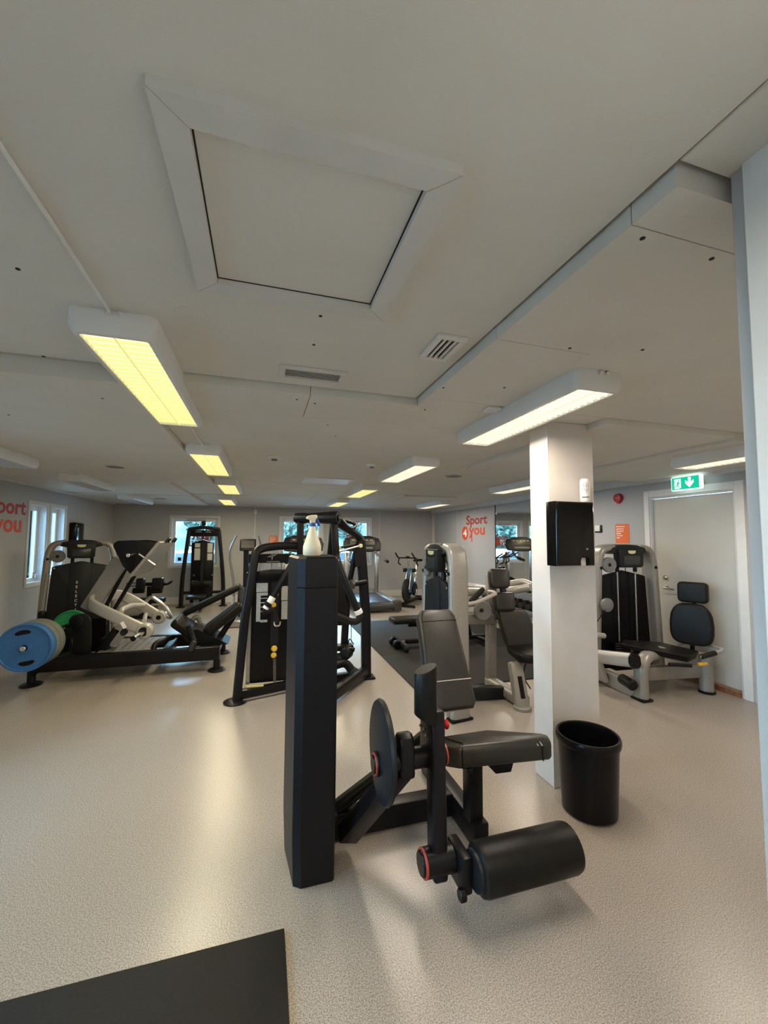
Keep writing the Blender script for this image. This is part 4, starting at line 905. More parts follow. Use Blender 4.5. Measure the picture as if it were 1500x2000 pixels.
# ------------------------------------------------------------------ exercise bikes
def bike(x, y, rz, label, s=1.0):
    t = thing('exercise_bike', (x, y, 0), label, 'exercise bike', 'spin bikes in the back right corner')
    M = Matrix.Translation((x, y, 0)) @ Matrix.Rotation(rz, 4, 'Z'); B = lambda: MB(M)      # local -y is the front
    for yy in (-.55, .55):
        f = B().beam((-.27, yy, .04), (.27, yy, .04), .07, .05, (0, 0, 1), .012).build('stabiliser', M_BLACK, t)
        for sx in (-.27, .27): B().cyl((sx-.02, yy, .03), (sx+.02, yy, .03), .03, 12).build('foot_cap', M_RUBBER, f)
    B().beam((0, -.55, .07), (0, .55, .10), .09, .07, (0, 0, 1), .012).build('base_tube', M_BLACK, t)
    B().lathe([(.17, -.012), (.255, -.02), (.26, 0), (.255, .02), (.17, .012)], (0, -.32, .36), (1, 0, 0), 32).build('flywheel', M_DGREY, t)
    for sx in (-1, 1): B().beam((sx*.065, -.34, .36), (sx*.05, -.10, .86), .03, .06, (0, 1, 0), .008).build('fork', M_STEEL, t)
    B().prism([(-.22, .30), (.05, .20), (.28, .34), (.16, .50), (-.02, .56), (-.10, .86), (-.18, .86), (-.16, .50)], (-.05, 0, 0), (0, 1, 0), (0, 0, 1), .10, .02, 3).build('frame_shell', M_BIKEBLUE, t)
    B().prism([(.02+.15*math.cos(2*PI*i/24), .34+.15*math.sin(2*PI*i/24)) for i in range(24)], (.05, 0, 0), (0, 1, 0), (0, 0, 1), .035, .008).build('chain_guard', M_BLACK, t)
    cr = B().cyl((-.13, .03, .34), (.13, .03, .34), .014, 10).beam((.11, .03, .34), (.11, -.06, .20), .018, .03, (1, 0, 0)).beam((-.11, .03, .34), (-.11, .12, .48), .018, .03, (1, 0, 0)).build('crank', M_STEEL, t)
    B().box((.17, -.06, .20), (.10, .10, .03), None, .008).build('pedal', M_BLACK, cr); B().box((-.17, .12, .48), (.10, .10, .03), None, .008).build('pedal', M_BLACK, cr)
    B().beam((0, -.14, .78), (0, -.24, 1.08), .045, .035, (0, 1, 0), .006).build('handlebar_post', M_CHROME, t)
    hb = B().tube([(-.20, -.52, 1.21), (-.21, -.34, 1.09), (-.20, -.24, 1.09), (0, -.24, 1.09), (.20, -.24, 1.09), (.21, -.34, 1.09), (.20, -.52, 1.21)], .017, 10, .05).tube([(-.21, -.26, 1.09), (-.23, -.30, .98), (-.22, -.18, .92)], .015, 10, .05).tube([(.21, -.26, 1.09), (.23, -.30, .98), (.22, -.18, .92)], .015, 10, .05).build('handlebar', M_RUBBER, t)
    B().box((0, -.27, 1.11), (.10, .06, .05), None, .02).build('bar_console', M_PLASTIC, hb)
    for sx in (-.11, .11): B().box((sx, -.16, .80), (.08, .10, .09), None, .02).build('bottle_cage', M_BLACK, t)
    B().beam((0, .20, .42), (0, .34, .98), .045, .035, (0, 1, 0), .006).build('seat_post', M_CHROME, t)
    B().prism([(-.03, -.16), (.03, -.16), (.05, .0), (.115, .09), (.10, .14), (-.10, .14), (-.115, .09), (-.05, 0)], (0, .33, .98), (1, 0, 0), (0, 1, 0), .06, .018, 3).build('saddle', M_LEATHER, t)
    return t
bike(3.42, 9.15, R(-42), 'spin bike with blue frame in the back right corner, left one')
bike(4.02, 8.70, R(-42), 'spin bike half hidden behind the silver weight tower')

# ------------------------------------------------------------------ elliptical trainer
ex, ey = -.30, 8.35
t = thing('elliptical_trainer', (ex, ey, 0), 'elliptical trainer with two tall curved handles by the back wall', 'cross trainer')
MB().bx(ex-.30, ex+.30, ey-.85, ey-.72, .0, .12, .02).build('rear_foot', M_STEEL, t)
MB().bx(ex-.06, ex+.06, ey-.75, ey+.7, .04, .13, .012).build('base_rail', M_STEEL, t)
MB().prism([(0, .02), (.05, .42), (.22, .60), (.45, .50), (.55, .02)], (ex-.14, ey+.05, 0), (0, 1, 0), (0, 0, 1), .28, .04, 3).build('drive_housing', M_DGREY, t)
MB().beam((ex, ey+.3, .5), (ex, ey+.05, 1.30), .10, .08, (0, 1, 0), .02).build('mast', M_DGREY, t)
ce = Matrix.Translation((ex+.03, ey, 1.40)) @ Matrix.Rotation(R(-18), 4, 'X')
cs_ = MB().box((0, 0, 0), (.30, .05, .24), ce, .02).build('console', M_DGREY, t)
MB().box((0, -.026, .01), (.24, .008, .15), ce).build('display', M_CONSOLE, cs_)
for s, tl in ((-1, (462, 1045)), (1, (506, 1046))):
    p = at(tl[0], tl[1], ey-.15)
    sgn = s
    MB().tube([p, V((ex+sgn*.29, ey-.10, 1.32)), V((ex+sgn*.285, ey-.06, 1.12)), V((ex+sgn*.22, ey+.10, .70)), V((ex+sgn*.21, ey+.12, .40))], .022, 12, .12).build('swing_handle', M_STEEL, t)
    MB().beam((ex+sgn*.20, ey-.70, .20+.05*sgn), (ex+sgn*.21, ey+.12, .38), .05, .06, (0, 0, 1), .01).build('pedal_arm', M_MGREY, t)
    MB().box((ex+sgn*.20, ey-.40, .29+.04*sgn), (.16, .36, .05), None, .015).build('pedal', M_PLASTIC, t)

# ------------------------------------------------------------------ lat pulldown at the back
yl = 9.95; t = thing('lat_pulldown_machine', (-1.33, yl, 0), 'black lat pulldown machine in front of the leftmost back window', 'exercise machine')
for A in (((370, 1036), (356, 1130), (353, 1183)), ((427.5, 1036), (436, 1130), (436, 1176))):
    pts = [at(*A[0], yl), at(*A[1], yl), at(*A[2], yl)]; pts[2].z = 0.0
    c_ = MB().sweep(rnd(pts, .5, 5), rrect(.085, .07, .02, 2), (0, 1, 0)).build('side_post', M_BLACK, t)
    MB().box((pts[2].x, yl, .012), (.16, .16, .024), None, .008).build('foot', M_PLASTIC, c_)
p0, p1, p2 = at(368, 1034, yl), at(398, 1030, yl), at(430, 1034, yl)
MB().sweep([p0, p1, p2], rrect(.08, .09, .02, 2), (0, 1, 0)).build('top_beam', M_BLACK, t)
hd = MB().bx(p0.x+.04, p2.x-.04, yl-.03, yl+.03, p0.z-.15, p0.z-.02, .012).build('header_panel', M_PLASTIC, t)
for s in (-1, 1): MB().box((p1.x+s*.10, yl-.033, p0.z-.055), (.12, .006, .02), None, .003).build('header_mark', M_MGREY, hd)
a, b = at(375, 1055, yl), at(418.5, 1055, yl)
MB().prism([(a.x-p1.x, 0), (b.x-p1.x, 0), (b.x-p1.x, at(400, 1060, yl).z-.1), (0, at(400, 1054, yl).z-.1), (a.x-p1.x, at(400, 1060, yl).z-.1)], (p1.x, yl+.05, .1), (1, 0, 0), (0, 0, 1), .09, .008).build('stack_shroud', M_PLASTIC, t)
for (x0, y0_, x1, y1_) in ((381, 1061, 391, 1069), (380, 1071, 390.5, 1094), (405.5, 1061, 415, 1079), (405, 1081, 414.5, 1094)):
    q0, q1 = at(x0, y0_, yl-.045), at(x1, y1_, yl-.045); MB().bx(q0.x, q1.x, yl-.046, yl-.040, q1.z, q0.z, .001).build('placard', M_PLACARD, t)
MB().bx(p1.x-.035, p1.x+.03, yl-.06, yl-.035, .5, at(400, 1058, yl).z, .004).build('guide_slot', M_DGREY, t)
for px in (388.5, 409): MB().cyl((at(px, 1040, yl).x, yl, p0.z-.35), (at(px, 1040, yl).x, yl, p0.z-.12), .012, 10).build('guide_rod', M_STEEL, t)
MB().box((p1.x, yl-.02, at(398, 1022, yl).z), (.09, .06, .10), None, .015).cyl((p1.x, yl-.02, p1.z), (p1.x, yl-.02, at(398, 1024, yl).z), .018, 10).build('pulley_block', M_BLACK, t)
MB().cyl((p1.x, yl-.35, at(398, 1122, yl).z), (p1.x, yl-.02, p1.z+.16), .004, 6).build('cable', M_PLASTIC, t)
kp = at(393, 1140, yl-.35)
for s in (-1, 1): MB().cyl((kp.x+s*.03, kp.y, kp.z), (kp.x+s*.20, kp.y, kp.z-.01), .075, 18, .02).build('thigh_roller', M_LEATHER, t)
for s in (-1, 1): MB().lathe([(.02, 0), (.02, .02), (.012, .03)], (kp.x+s*.185, yl-.08, kp.z+.16), (0, -1, 0), 12).build('knob', M_STEEL, t)
MB().bx(kp.x-.03, kp.x+.03, kp.y-.02, yl-.1, kp.z-.06, kp.z+.03, .01).build('roller_arm', M_BLACK, t)
sp0 = at(383, 1166, yl-.75); MB().box((sp0.x, sp0.y, sp0.z), (.34, .34, .07), None, .025, 3).build('seat', M_LEATHER, t)
MB().beam((sp0.x, sp0.y+.05, .0), (sp0.x, sp0.y+.02, sp0.z-.03), .10, .10, (0, 1, 0), .012).build('seat_post', M_MGREY, t)
MB().bx(sp0.x-.05, sp0.x+.09, sp0.y+.05, yl, .02, .10, .01).build('base_rail', M_BLACK, t)
q0, q1 = at(357, 1158, yl), at(433, 1155, yl); MB().bx(q0.x, q1.x, yl-.03, yl+.03, q0.z-.03, q0.z+.03, .01).build('cross_beam', M_BLACK, t)

# ------------------------------------------------------------------ back extension bench
yh = 9.2; t = thing('back_extension_bench', (at(292, 1180, yh).x, yh, 0), 'black back extension bench with split pads in the far left corner', 'bench')
for x0, x1, yy in ((269, 284, 1140), (300, 320, 1139)):
    a, b = at(x0, yy-11, yh), at(x1, yy+11, yh); MB().bx(a.x, b.x, yh-.14, yh+.02, b.z, a.z, .03, 3).build('hip_pad', M_LEATHER, t)
a, b = at(254, 1142, yh), at(322, 1141, yh); MB().cyl(V((a.x, yh+.04, a.z)), V((b.x, yh+.04, b.z)), .035, 14).build('cross_bar', M_BLACK, t)
MB().tube([V((b.x-.05, yh, b.z)), at(328, 1141, yh-.05), at(336, 1135, yh-.2)], .022, 10, .08).build('handle', M_BLACK, t)
a = at(255, 1142, yh-.08); MB().cyl(a-V((.07, 0, 0)), a+V((.12, 0, 0)), .045, 14).build('side_roller', M_STEEL, t)
for x0, x1 in ((259, 282), (295, 317)): MB().cyl(at(x0, 1154, yh-.05), at(x1, 1153, yh-.05), .055, 16, .015).build('ankle_roller', M_LEATHER, t)
c_ = at(292, 1150, yh+.04); MB().beam((c_.x, yh+.04, .08), (c_.x, yh+.04, c_.z+.05), .08, .08, (0, 1, 0), .01).build('post', M_WOOD if False else M_BLACK, t)
c2 = at(289, 1172, yh); MB().box((c2.x, yh-.05, c2.z), (.62, .25, .10), None, .02).build('foot_plate', M_BLACK, t)
MB().beam((c_.x, yh-.45, .05), (c_.x, yh+.6, .05), .09, .08, (0, 0, 1), .01).build('base_beam', M_BLACK, t)
MB().beam((c_.x-.32, yh-.45, .04), (c_.x+.32, yh-.45, .04), .07, .06, (0, 0, 1), .01).build('cross_foot', M_BLACK, t)
MB().beam((c_.x, yh-.1, .07), (c2.x, yh-.05, c2.z), .06, .06, (0, 1, 0), .01).build('plate_strut', M_BLACK, t)

# ------------------------------------------------------------------ plate loaded leg press
yn, yf = 5.20, 5.95
t = thing('leg_press_machine', (-1.35, 5.55, 0), 'black and silver plate loaded leg press with tilted footplate on the left', 'exercise machine')
zr = .205
def rail(y, xa, xb, name='base_rail'): return MB().bx(xa, xb, y-.045, y+.045, zr-.075, zr+.075, .01, 2).build(name, M_BLACK, t)
xn0, xn1 = at(66, 1312, yn).x, at(424, 1277, yn).x
rail(yn, xn0, xn1+.03); rail(yf, xn0+.25, xn1+.02)
for x, y in ((at(50, 1345, 5.1).x, yn), (xn1, yn), (xn0+.12, yf), (xn1, yf)):
    MB().cyl((x, y, .012), (x, y, zr-.02), .038, 16).build('leg', M_BLACK, t); MB().lathe([(.095, 0), (.10, .01), (.08, .024), (.045, .03)], (x, y, 0), (0, 0, 1), 24).build('foot_disc', M_BLACK, t)
MB().beam((at(50, 1345, 5.1).x, yn, .12), (xn0+.1, yn, zr), .07, .08, (0, 1, 0), .01).build('leg_gusset', M_BLACK, t)
for x in (xn0+.12, xn1-.04, -1.05): MB().bx(x-.04, x+.04, yn+.04, yf-.04, zr-.05, zr+.05, .008).build('cross_member', M_BLACK, t)
fp = MB().bx(-1.72, -1.16, yn+.05, yf-.05, zr+.055, zr+.07, .004).build('floor_plate', M_FOOTPL, t)
hl = MB()
for i in range(7):
    for j in range(7): hl.lathe([(.012, 0), (.010, .002)], (-1.66+.075*i, yn+.14+.08*j, zr+.0695), (0, 0, 1), 8)
hl.build('tread_holes', M_PLASTIC, fp, 'stuff')
MB().tube([(-1.16, yn+.06, zr+.02), (-1.16, yn+.10, zr+.12), (-1.0, yn+.3, zr+.14)], .03, 10, .05).build('step_edge', M_BLACK, t)
# pivot towers, rounded tops
def tower(y, th, name):
    p = lambda px, py: (at(px, py, y).x, at(px, py, y).z)
    cx_, cz_ = p(158, 1216); r_ = p(178, 1216)[0]-cx_
    poly = [p(148, 1291), p(177, 1291)] + [(cx_+r_*math.cos(R(a)), cz_+r_*math.sin(R(a))) for a in range(0, 181, 20)] + [p(141, 1230)]
    o = MB().prism(poly, (0, y+th/2, 0), (1, 0, 0), (0, 0, 1), th, .008).build(name, M_TOWER, t)
    MB().lathe([(.075, 0), (.07, .01), (.04, .02)], (cx_-.03, y-th/2, cz_+.02), (0, -1, 0), 20).build('pivot_cap', M_BLACK, o)
    return cx_, cz_
pcx, pcz = tower(yn+.06, .05, 'pivot_plate'); tower(yf-.1, .05, 'pivot_plate')
MB().prism([(at(118, 1291, yn+.3).x, zr+.05), (at(136, 1291, yn+.3).x, zr+.05), (at(140, 1255, yn+.3).x, .55), (at(128, 1255, yn+.3).x, .55)], (0, yn+.33, 0), (1, 0, 0), (0, 0, 1), .06, .006).build('rear_strut', M_BLACK, t)
# weight horn through the frame and the plates on it
hx_, hz_ = at(45, 1267, 4.68).x, at(45, 1267, 4.68).z
MB().cyl((hx_, 4.665, hz_), (hx_, 5.80, hz_), .024, 16).build('weight_horn', M_CHROME, t)
MB().cyl((hx_, 5.1, hz_), (hx_, 5.60, hz_), .05, 16).build('horn_tube', M_BLACK, t)
MB().beam((hx_, yn+.06, hz_), (pcx+.06, yn+.06, pcz-.1), .10, .05, (0, 1, 0), .01).build('horn_arm', M_BLACK, t); MB().beam((hx_, yf-.1, hz_), (pcx+.06, yf-.1, pcz-.1), .10, .05, (0, 1, 0), .01).build('horn_arm', M_BLACK, t)
def plate(y, r, th, m, label, grips=True):
    p = thing('weight_plate', (hx_, y, hz_), label, 'weight plate', 'weight plates on the leg press')
    q = MB(); 
    n = 40
    q.lathe([(.030, 0), (.055, 0), (.058, .008), (r*.90, .008), (r*.93, -.004), (r*.985, -.004), (r, .008), (r, th-.008), (r*.985, th), (.055, th), (.030, th), (.030, 0)], (hx_, y, hz_), (0, 1, 0), n, False); q.build('disc', m, p)
    MB().lathe([(.030, 0), (.046, 0), (.048, -.006), (.030, -.006), (.030, 0)], (hx_, y-.0, hz_), (0, 1, 0), 24, False).build('hub_ring', m, p)
    if grips:
        for s in (1, -1):
            g_ = [(.105*math.cos(R(a))*.62, s*(.135+.032*math.sin(R(a)))) for a in range(0, 181, 15)]+[(-.05, s*.125), (.05, s*.125)]
            MB().prism(g_, (hx_, y+.0095, hz_), (math.cos(.15), 0, math.sin(.15)), (-math.sin(.15), 0, math.cos(.15)), .004).build('grip_recess', M_PLASTIC, p)
    return p
plate(4.70, .225, .085, M_BLUEP, 'blue weight plate with two grip slots, outermost on the leg press')
plate(4.795, .225, .085, M_OLIVE, 'grey rimmed weight plate directly behind the blue plate')
plate(4.89, .225, .085, M_OLIVE, 'grey rimmed weight plate third from the front on the leg press')
plate(5.66, .185, .05, M_GREENP, 'green weight plate on the far side of the leg press', False)
# carriage
ym = 5.58; p = lambda px, py, y=ym: at(px, py, y)
a, b = p(176, 1190), p(240, 1092); MB().beam(a, b, .17, .19, (0, 1, 0), .015).build('carriage_beam', M_SILVER, t)
for A in (((205, 1188), (249, 1104)), ((222, 1192), (263, 1124))): MB().tube([p(*A[0]), p(*A[1])], .022, 12).build('guide_rod', M_BLACK, t)
def head(y, nm):
    pl = [(222, 1066), (225, 1060), (232, 1056), (262, 1055), (312, 1061), (314, 1064), (260, 1123), (257, 1122), (241, 1105)]
    pt = [(at(x, y_, 5.30).x, at(x, y_, 5.30).z) for x, y_ in pl]
    return MB().prism(pt, (0, y+.03, 0), (1, 0, 0), (0, 0, 1), .03, .006).build(nm, M_TOWER, t)
h1 = head(5.27, 'head_plate'); head(5.86, 'head_plate')
q = at(262, 1082, 5.27)
MB().cyl((q.x, 5.27, q.z), (q.x-.02, 5.12, q.z-.01), .022, 14).build('stop_pin', M_CHROME, h1); MB().tube([(q.x+.05, 5.26, q.z), (q.x+.22, 5.26, q.z-.13)], .012, 8).build('trip_rod', M_STEEL, h1)
q = at(256, 1101, 5.27); MB().prism([(.02*math.cos(R(a)), .07*math.sin(R(a))) for a in range(0, 360, 20)], (q.x, 5.243, q.z), (math.cos(-.25), 0, math.sin(-.25)), (-math.sin(-.25), 0, math.cos(-.25)), .004).build('lightening_slot', M_PLASTIC, h1)
a, b = at(259, 1127, 5.2), at(315, 1060, 5.2); dn = (b-a).normalized()
MB().prism([(0, 0), ((b-a).length, 0), ((b-a).length, .85), (0, .85)], (a.x, 5.16, a.z), dn, (0, 1, 0), .035, .01).build('foot_plate', M_FOOTPL, t)
for k in (.25, .62): MB().tube([(b.x, 5.16+k, b.z), (b.x+.03, 5.16+k+.03, b.z+.05), (b.x+.03, 5.16+k+.12, b.z+.05), (b.x, 5.16+k+.14, b.z)], .012, 8, .03).build('plate_handle', M_BLACK, t)
# lever arms
fl = rrect(.10, .055, .02, 3)
def arm(pts, name='lever_arm', f=.15, sec=None): return MB().sweep(rnd(pts, f, 6), sec or rrect(.045, .125, .018, 3), (0, 0, 1)).build(name, M_SILVER2, t)
arm([at(202, 1166, 5.62), at(180, 1170, 5.50), at(176, 1181, 5.20), at(228, 1206, 5.10), at(283, 1232, 5.10)])
q = at(241, 1221, 5.035); MB().box((0, 0, 0), (.035, .003, .075), Matrix.Translation(q) @ Matrix.Rotation(R(-28), 4, 'Y')).build('sticker', M_PRINT, t)
e1 = at(283, 1232, 5.10); MB().cyl(e1+V((0, -.045, 0)), e1+V((0, .045, 0)), .085, 22, .015).build('arm_boss', M_SILVER2, t)
MB().cyl(e1+V((-.01, -.04, -.01)), e1+V((-.04, -.26, -.02)), .026, 16).build('weight_peg', M_CHROME, t); MB().cyl(e1+V((0, -.055, 0)), e1+V((-.005, -.042, 0)), .05, 16).build('peg_collar', M_PLASTIC, t)
MB().cyl(e1+V((-.04, -.262, -.02)), e1+V((-.042, -.275, -.021)), .028, 16).build('peg_cap', M_PLASTIC, t)
arm([at(214, 1164, 5.75), at(232, 1160, 5.95), at(262, 1174, 6.05), at(311, 1204, 6.05)])
e2 = at(311, 1205, 6.05); MB().cyl(e2+V((0, -.045, 0)), e2+V((0, .045, 0)), .085, 22, .015).build('arm_boss', M_SILVER2, t); MB().cyl(e2+V((-.0, -.05, -.0)), e2+V((0, -.04, 0)), .03, 16).build('boss_plug', M_PLASTIC, t)
MB().cyl(e2+V((0, .04, 0)), e2+V((.05, .26, .02)), .026, 14).build('weight_peg', M_CHROME, t)
MB().tube([at(236, 1196, 5.12), at(238, 1190, 5.2), at(256, 1182, 5.6), at(280, 1182, 5.9)], .028, 12, .1).build('arm_loop', M_SILVER2, t)
MB().tube([at(282, 1213, 5.2), at(283, 1206, 5.5), at(285, 1200, 5.9)], .024, 12, .05).build('arm_tie', M_SILVER2, t)
MB().tube([at(283, 1183, 6.1), at(286, 1172, 6.1), at(296, 1165, 6.1), at(324, 1184, 6.1), at(336, 1208, 6.1), at(327, 1204, 6.2)], .024, 12, .08).build('hand_rail', M_STEEL, t)
# dark mechanism under the carriage
mc = MB(); mc.hull([at(180, 1215, 5.5), at(208, 1205, 5.5), at(206, 1240, 5.5), at(178, 1262, 5.5), at(180, 1215, 5.7), at(208, 1205, 5.7), at(206, 1240, 5.7), at(178, 1262, 5.7)]); mc.build('cam_housing', M_PLASTIC, t)
MB().beam(at(232, 1226, 5.4), at(194, 1278, 5.4), .09, .10, (0, 1, 0), .012).build('foot_lever', M_BLACK, t)
MB().hull([at(225, 1222, 5.35), at(238, 1226, 5.35), at(246, 1240, 5.35), at(232, 1258, 5.35), at(214, 1262, 5.35), at(225, 1222, 5.5), at(238, 1226, 5.5), at(246, 1240, 5.5), at(232, 1258, 5.5), at(214, 1262, 5.5)]).build('lever_bracket', M_STEEL, t)
MB().box(at(190, 1281, 5.4), (.22, .16, .05), None, .012).build('foot_pedal', M_BLACK, t)
MB().cyl(at(241, 1236, 5.3), at(243, 1234, 5.2), .035, 14).build('stop_knob', M_PLASTIC, t)
# seat group at the right end
y5 = 5.45; A = at(340, 1210, y5); Bq = at(384, 1240, y5)
dn = (Bq-A).normalized(); vv_ = V((0, 1, 0)); nn = dn.cross(vv_)
pad(MB(), (A+Bq)/2+V((0, .12, -.02)), dn, vv_, (Bq-A).length+.02, .46, .10, .03, .05).build('seat', M_LEATHER, t)
A = at(397, 1240, y5); Bq = at(470, 1184, y5+.1); dn = (Bq-A).normalized()
pad(MB(), (A+Bq)/2+V((0, .12, 0)), dn, vv_, (Bq-A).length, .48, .11, .03, .05).build('back_pad', M_LEATHER, t)
A = at(358, 1200, y5+.35); Bq = at(470, 1146, y5+.35); dn = (Bq-A).normalized()
pad(MB(), (A+Bq)/2+V((0, .10, 0)), dn, vv_, (Bq-A).length, .26, .075, .022, .04).build('shoulder_pad', M_LEATHER, t)
MB().tube([at(372, 1222, y5+.4), at(376, 1210, y5+.4), at(386, 1203, y5+.4), at(400, 1238, y5+.4)], .03, 10, .08).build('pad_bracket', M_MGREY, t)
q0 = at(372, 1225, y5+.05); MB().hull([V((q0.x-.10, y5-.1, q0.z)), V((q0.x+.10, y5-.1, q0.z)), V((q0.x-.10, y5+.3, q0.z)), V((q0.x+.10, y5+.3, q0.z)), V((q0.x+.02, y5-.1, zr+.05)), V((q0.x+.45, y5-.1, zr+.05)), V((q0.x+.02, y5+.3, zr+.05)), V((q0.x+.45, y5+.3, zr+.05))]).build('seat_frame', M_BLACK, t)
MB().tube([at(367, 1222, 5.18), at(376, 1243, 5.18), at(381, 1256, 5.15), at(371, 1274, 5.12)], .030, 12, .06).build('side_handle', M_BLACK, t)
MB().cyl(at(380, 1252, 5.15), at(371, 1273, 5.12), .034, 12, .01).build('handle_grip', M_LEATHER_LIT, t)
MB().beam(at(418, 1262, y5+.1), at(462, 1195, y5+.15), .07, .06, (0, 1, 0), .008).build('back_strut', M_BLACK, t)
MB().bx(at(392, 1255, y5).x, xn1+.02, y5-.1, y5+.3, zr-.03, zr+.05, .01).build('rear_plate', M_BLACK, t)

# ------------------------------------------------------------------ black lever machine behind the leg extension
y1 = 4.17
t = thing('lever_pulldown_machine', (.45, 4.35, 0), 'tall black lever pulldown machine with star emblem, behind the weight tower', 'exercise machine')
pts = [at(460, 1368, y1), at(464, 1330, y1), at(500, 1074, y1+.05)]; pts[0].z = 0; p = lambda px, py, y=y1: at(px, py, y)
MB().sweep(rnd([V((p(462, 1368).x, y1, 0)), p(478, 1210), p(500, 1076, y1+.05), p(516, 1069.5, y1+.1), p(548, 1066, y1+.2), p(600, 1066, y1+.3)], .07, 4), rrect(.082, .07, .024, 3), (0, 1, .001)).build('front_arch', M_BLACK, t)
MB().lathe([(.105, 0), (.11, .01), (.08, .022), (.05, .028)], (p(460, 1368).x, y1, 0), (0, 0, 1), 24).build('foot_disc', M_BLACK, t)
ys_ = 4.34
def quad(px0, py0, px1, py1, y, th, name, m, par, bev=.004):
    a, b = at(px0, py0, y), at(px1, py1, y); return MB().bx(a.x, b.x, y, y+th, b.z, a.z, bev).build(name, m, par)
hdq = quad(486, 1082, 575, 1099, 4.30, .04, 'header_panel', M_PLASTIC, t)
o = at(531, 1085.5, 4.298); s4 = .047
MB().prism([(0, s4), (.009, .008), (s4*1.2, .018), (.010, -.008), (.004, -s4), (-.007, -.010), (-s4, -.014), (-.006, .006)], (o.x, 4.297, o.z), (1, 0, 0), (0, 0, 1), .002).build('star_emblem', M_STEEL, hdq)
MB().prism([(0, s4*.6), (.004, .004), (s4*.7, .010), (.004, -.004), (0, -s4*.6), (-.004, -.005), (-s4*.6, -.008), (-.004, .003)], (o.x, 4.295, o.z), (1, 0, 0), (0, 0, 1), .001).build('star_centre', M_PLASTIC, hdq)
quad(521, 1096.2, 546, 1097.6, 4.297, .002, 'header_line', M_MGREY, hdq, 0)
a, b = at(490, 1122, ys_), at(580, 1350, ys_)
zb0 = .10; pw = [(at(482, 1128, ys_).x, at(482, 1128, ys_).z), (at(482, 1122, ys_).x, at(482, 1122, ys_).z+.02), (at(530, 1112, ys_).x, at(530, 1112, ys_).z), (at(585, 1113, ys_).x, at(585, 1113, ys_).z), (at(585, 1128, ys_).x, at(585, 1133, ys_).z), (at(482, 1135, ys_).x, at(482, 1136, ys_).z)]
MB().prism(pw, (0, ys_+.03, 0), (1, 0, 0), (0, 0, 1), .06, .006).build('shroud_cap', M_PLASTIC, t)
shr = MB().bx(at(490, 1240, ys_).x, at(582, 1240, ys_).x, ys_, ys_+.04, .10, at(490, 1135, ys_).z, .006).build('stack_shroud', M_PLASTIC, t)
MB().bx(at(482, 1240, ys_).x, at(489.8, 1240, ys_).x, ys_-.02, ys_+.03, .10, at(490, 1135, ys_).z, .004).build('shroud_post', M_STEEL, t)
for (x0, y0_, x1, y1_) in ((501, 1139, 523, 1156), (501, 1158, 523, 1163), (501, 1163, 508, 1214), (508, 1211, 522, 1215), (550, 1145, 562, 1172), (550, 1174, 562, 1209)): quad(x0, y0_, x1, y1_, ys_-.003, .003, 'placard', M_PLACARD, shr, 0)
for k in range(4): quad(509, 1168+k*8.5, 522, 1169+k*8.5, ys_-.003, .003, 'placard_line', M_PLACARD, shr, 0)
quad(531, 1122, 543, 1262, ys_-.004, .004, 'guide_slot', M_DGREY, shr, 0)
for (x_, y_) in ((496.5, 1131.5), (520, 1120), (553, 1118), (490, 1347), (513, 1340), (551, 1332), (543, 1161)):
    q = at(x_, y_, ys_-.005); MB().cyl(q, q+V((0, -.006, 0)), .009, 10, .002).build('bolt', M_STEEL, shr)
for (x_, y_, s_) in ((536, 1266, .03), (535, 1279, .028), (552, 1346, .036)):
    q = at(x_, y_, ys_-.03); MB().lathe([(s_*.5, 0), (s_, .008), (s_, .02), (s_*.7, .028)], q, (-.2, -1, 0), 16).build('selector_knob', M_YELLOW, t)
q = at(535, 1181, ys_-.02); MB().lathe([(.014, 0), (.026, .01), (.022, .02)], q, (-.2, -1, 0), 14).build('selector_knob', M_YELLOW, t)
nm = MB()
for k in range(17): a = at(533.5, 1288+k*2.9, ys_-.006); nm.bx(a.x, a.x+.028, ys_-.007, ys_-.004, a.z-.005, a.z+.004)
nm.build('number_strip', M_MGREY, shr)
for x_ in (513, 531, 550): MB().cyl((at(x_, 1105, ys_).x, ys_+.02, at(x_, 1122, ys_).z), (at(x_, 1105, ys_).x, ys_+.02, at(x_, 1095, ys_).z), .008, 8).build('guide_rod', M_STEEL, t)
bb0 = V((p(468, 1360).x, y1+.02, .05)); bb1 = V((at(585, 1345, 4.36).x, 4.36, .05))
MB().beam(bb0, bb1, .08, .10, (0, 0, 1), .01).build('base_beam', M_BLACK, t)
MB().beam(bb0+V((.03, -.045, -.03)), bb1+V((0, -.045, -.03)), .012, .02, (0, 0, 1), .003).build('base_trim', M_STEEL, t)
q = at(498, 1344, y1+.1); MB().box((q.x, y1+.08, .105), (.16, .05, .012), None, .003).build('base_label', M_BADGE, t)
MB().beam((bb1.x-.02, 4.36, .05), (1.10, 4.46, .05), .08, .09, (0, 0, 1), .01).build('base_link', M_BLACK, t)
# right side frame
yr = 4.48
rb0, rb1 = V((atz(640, 1382, 0).x, atz(640, 1382, 0).y, .085)), V((at(716, 1320, yr).x, yr, .085))
MB().beam(rb0, rb1, .085, .11, (0, 0, 1), .02).build('side_beam', M_BLACK, t)
MB().sweep([V((rb1.x-.005, yr, 0)), at(714, 1200, yr), at(704, 1056, yr)], rrect(.105, .085, .02, 3), (0, 1, 0)).build('rear_post', M_BLACK, t)
MB().box((rb1.x, yr-.0, .012), (.17, .15, .024), None, .008).build('foot', M_BLACK, t)
MB().tube([at(657, 1020, yr-.2), at(684, 1036, yr-.1), at(703, 1050, yr), at(708, 1064, yr)], .042, 14, .12).build('top_brace', M_BLACK, t)
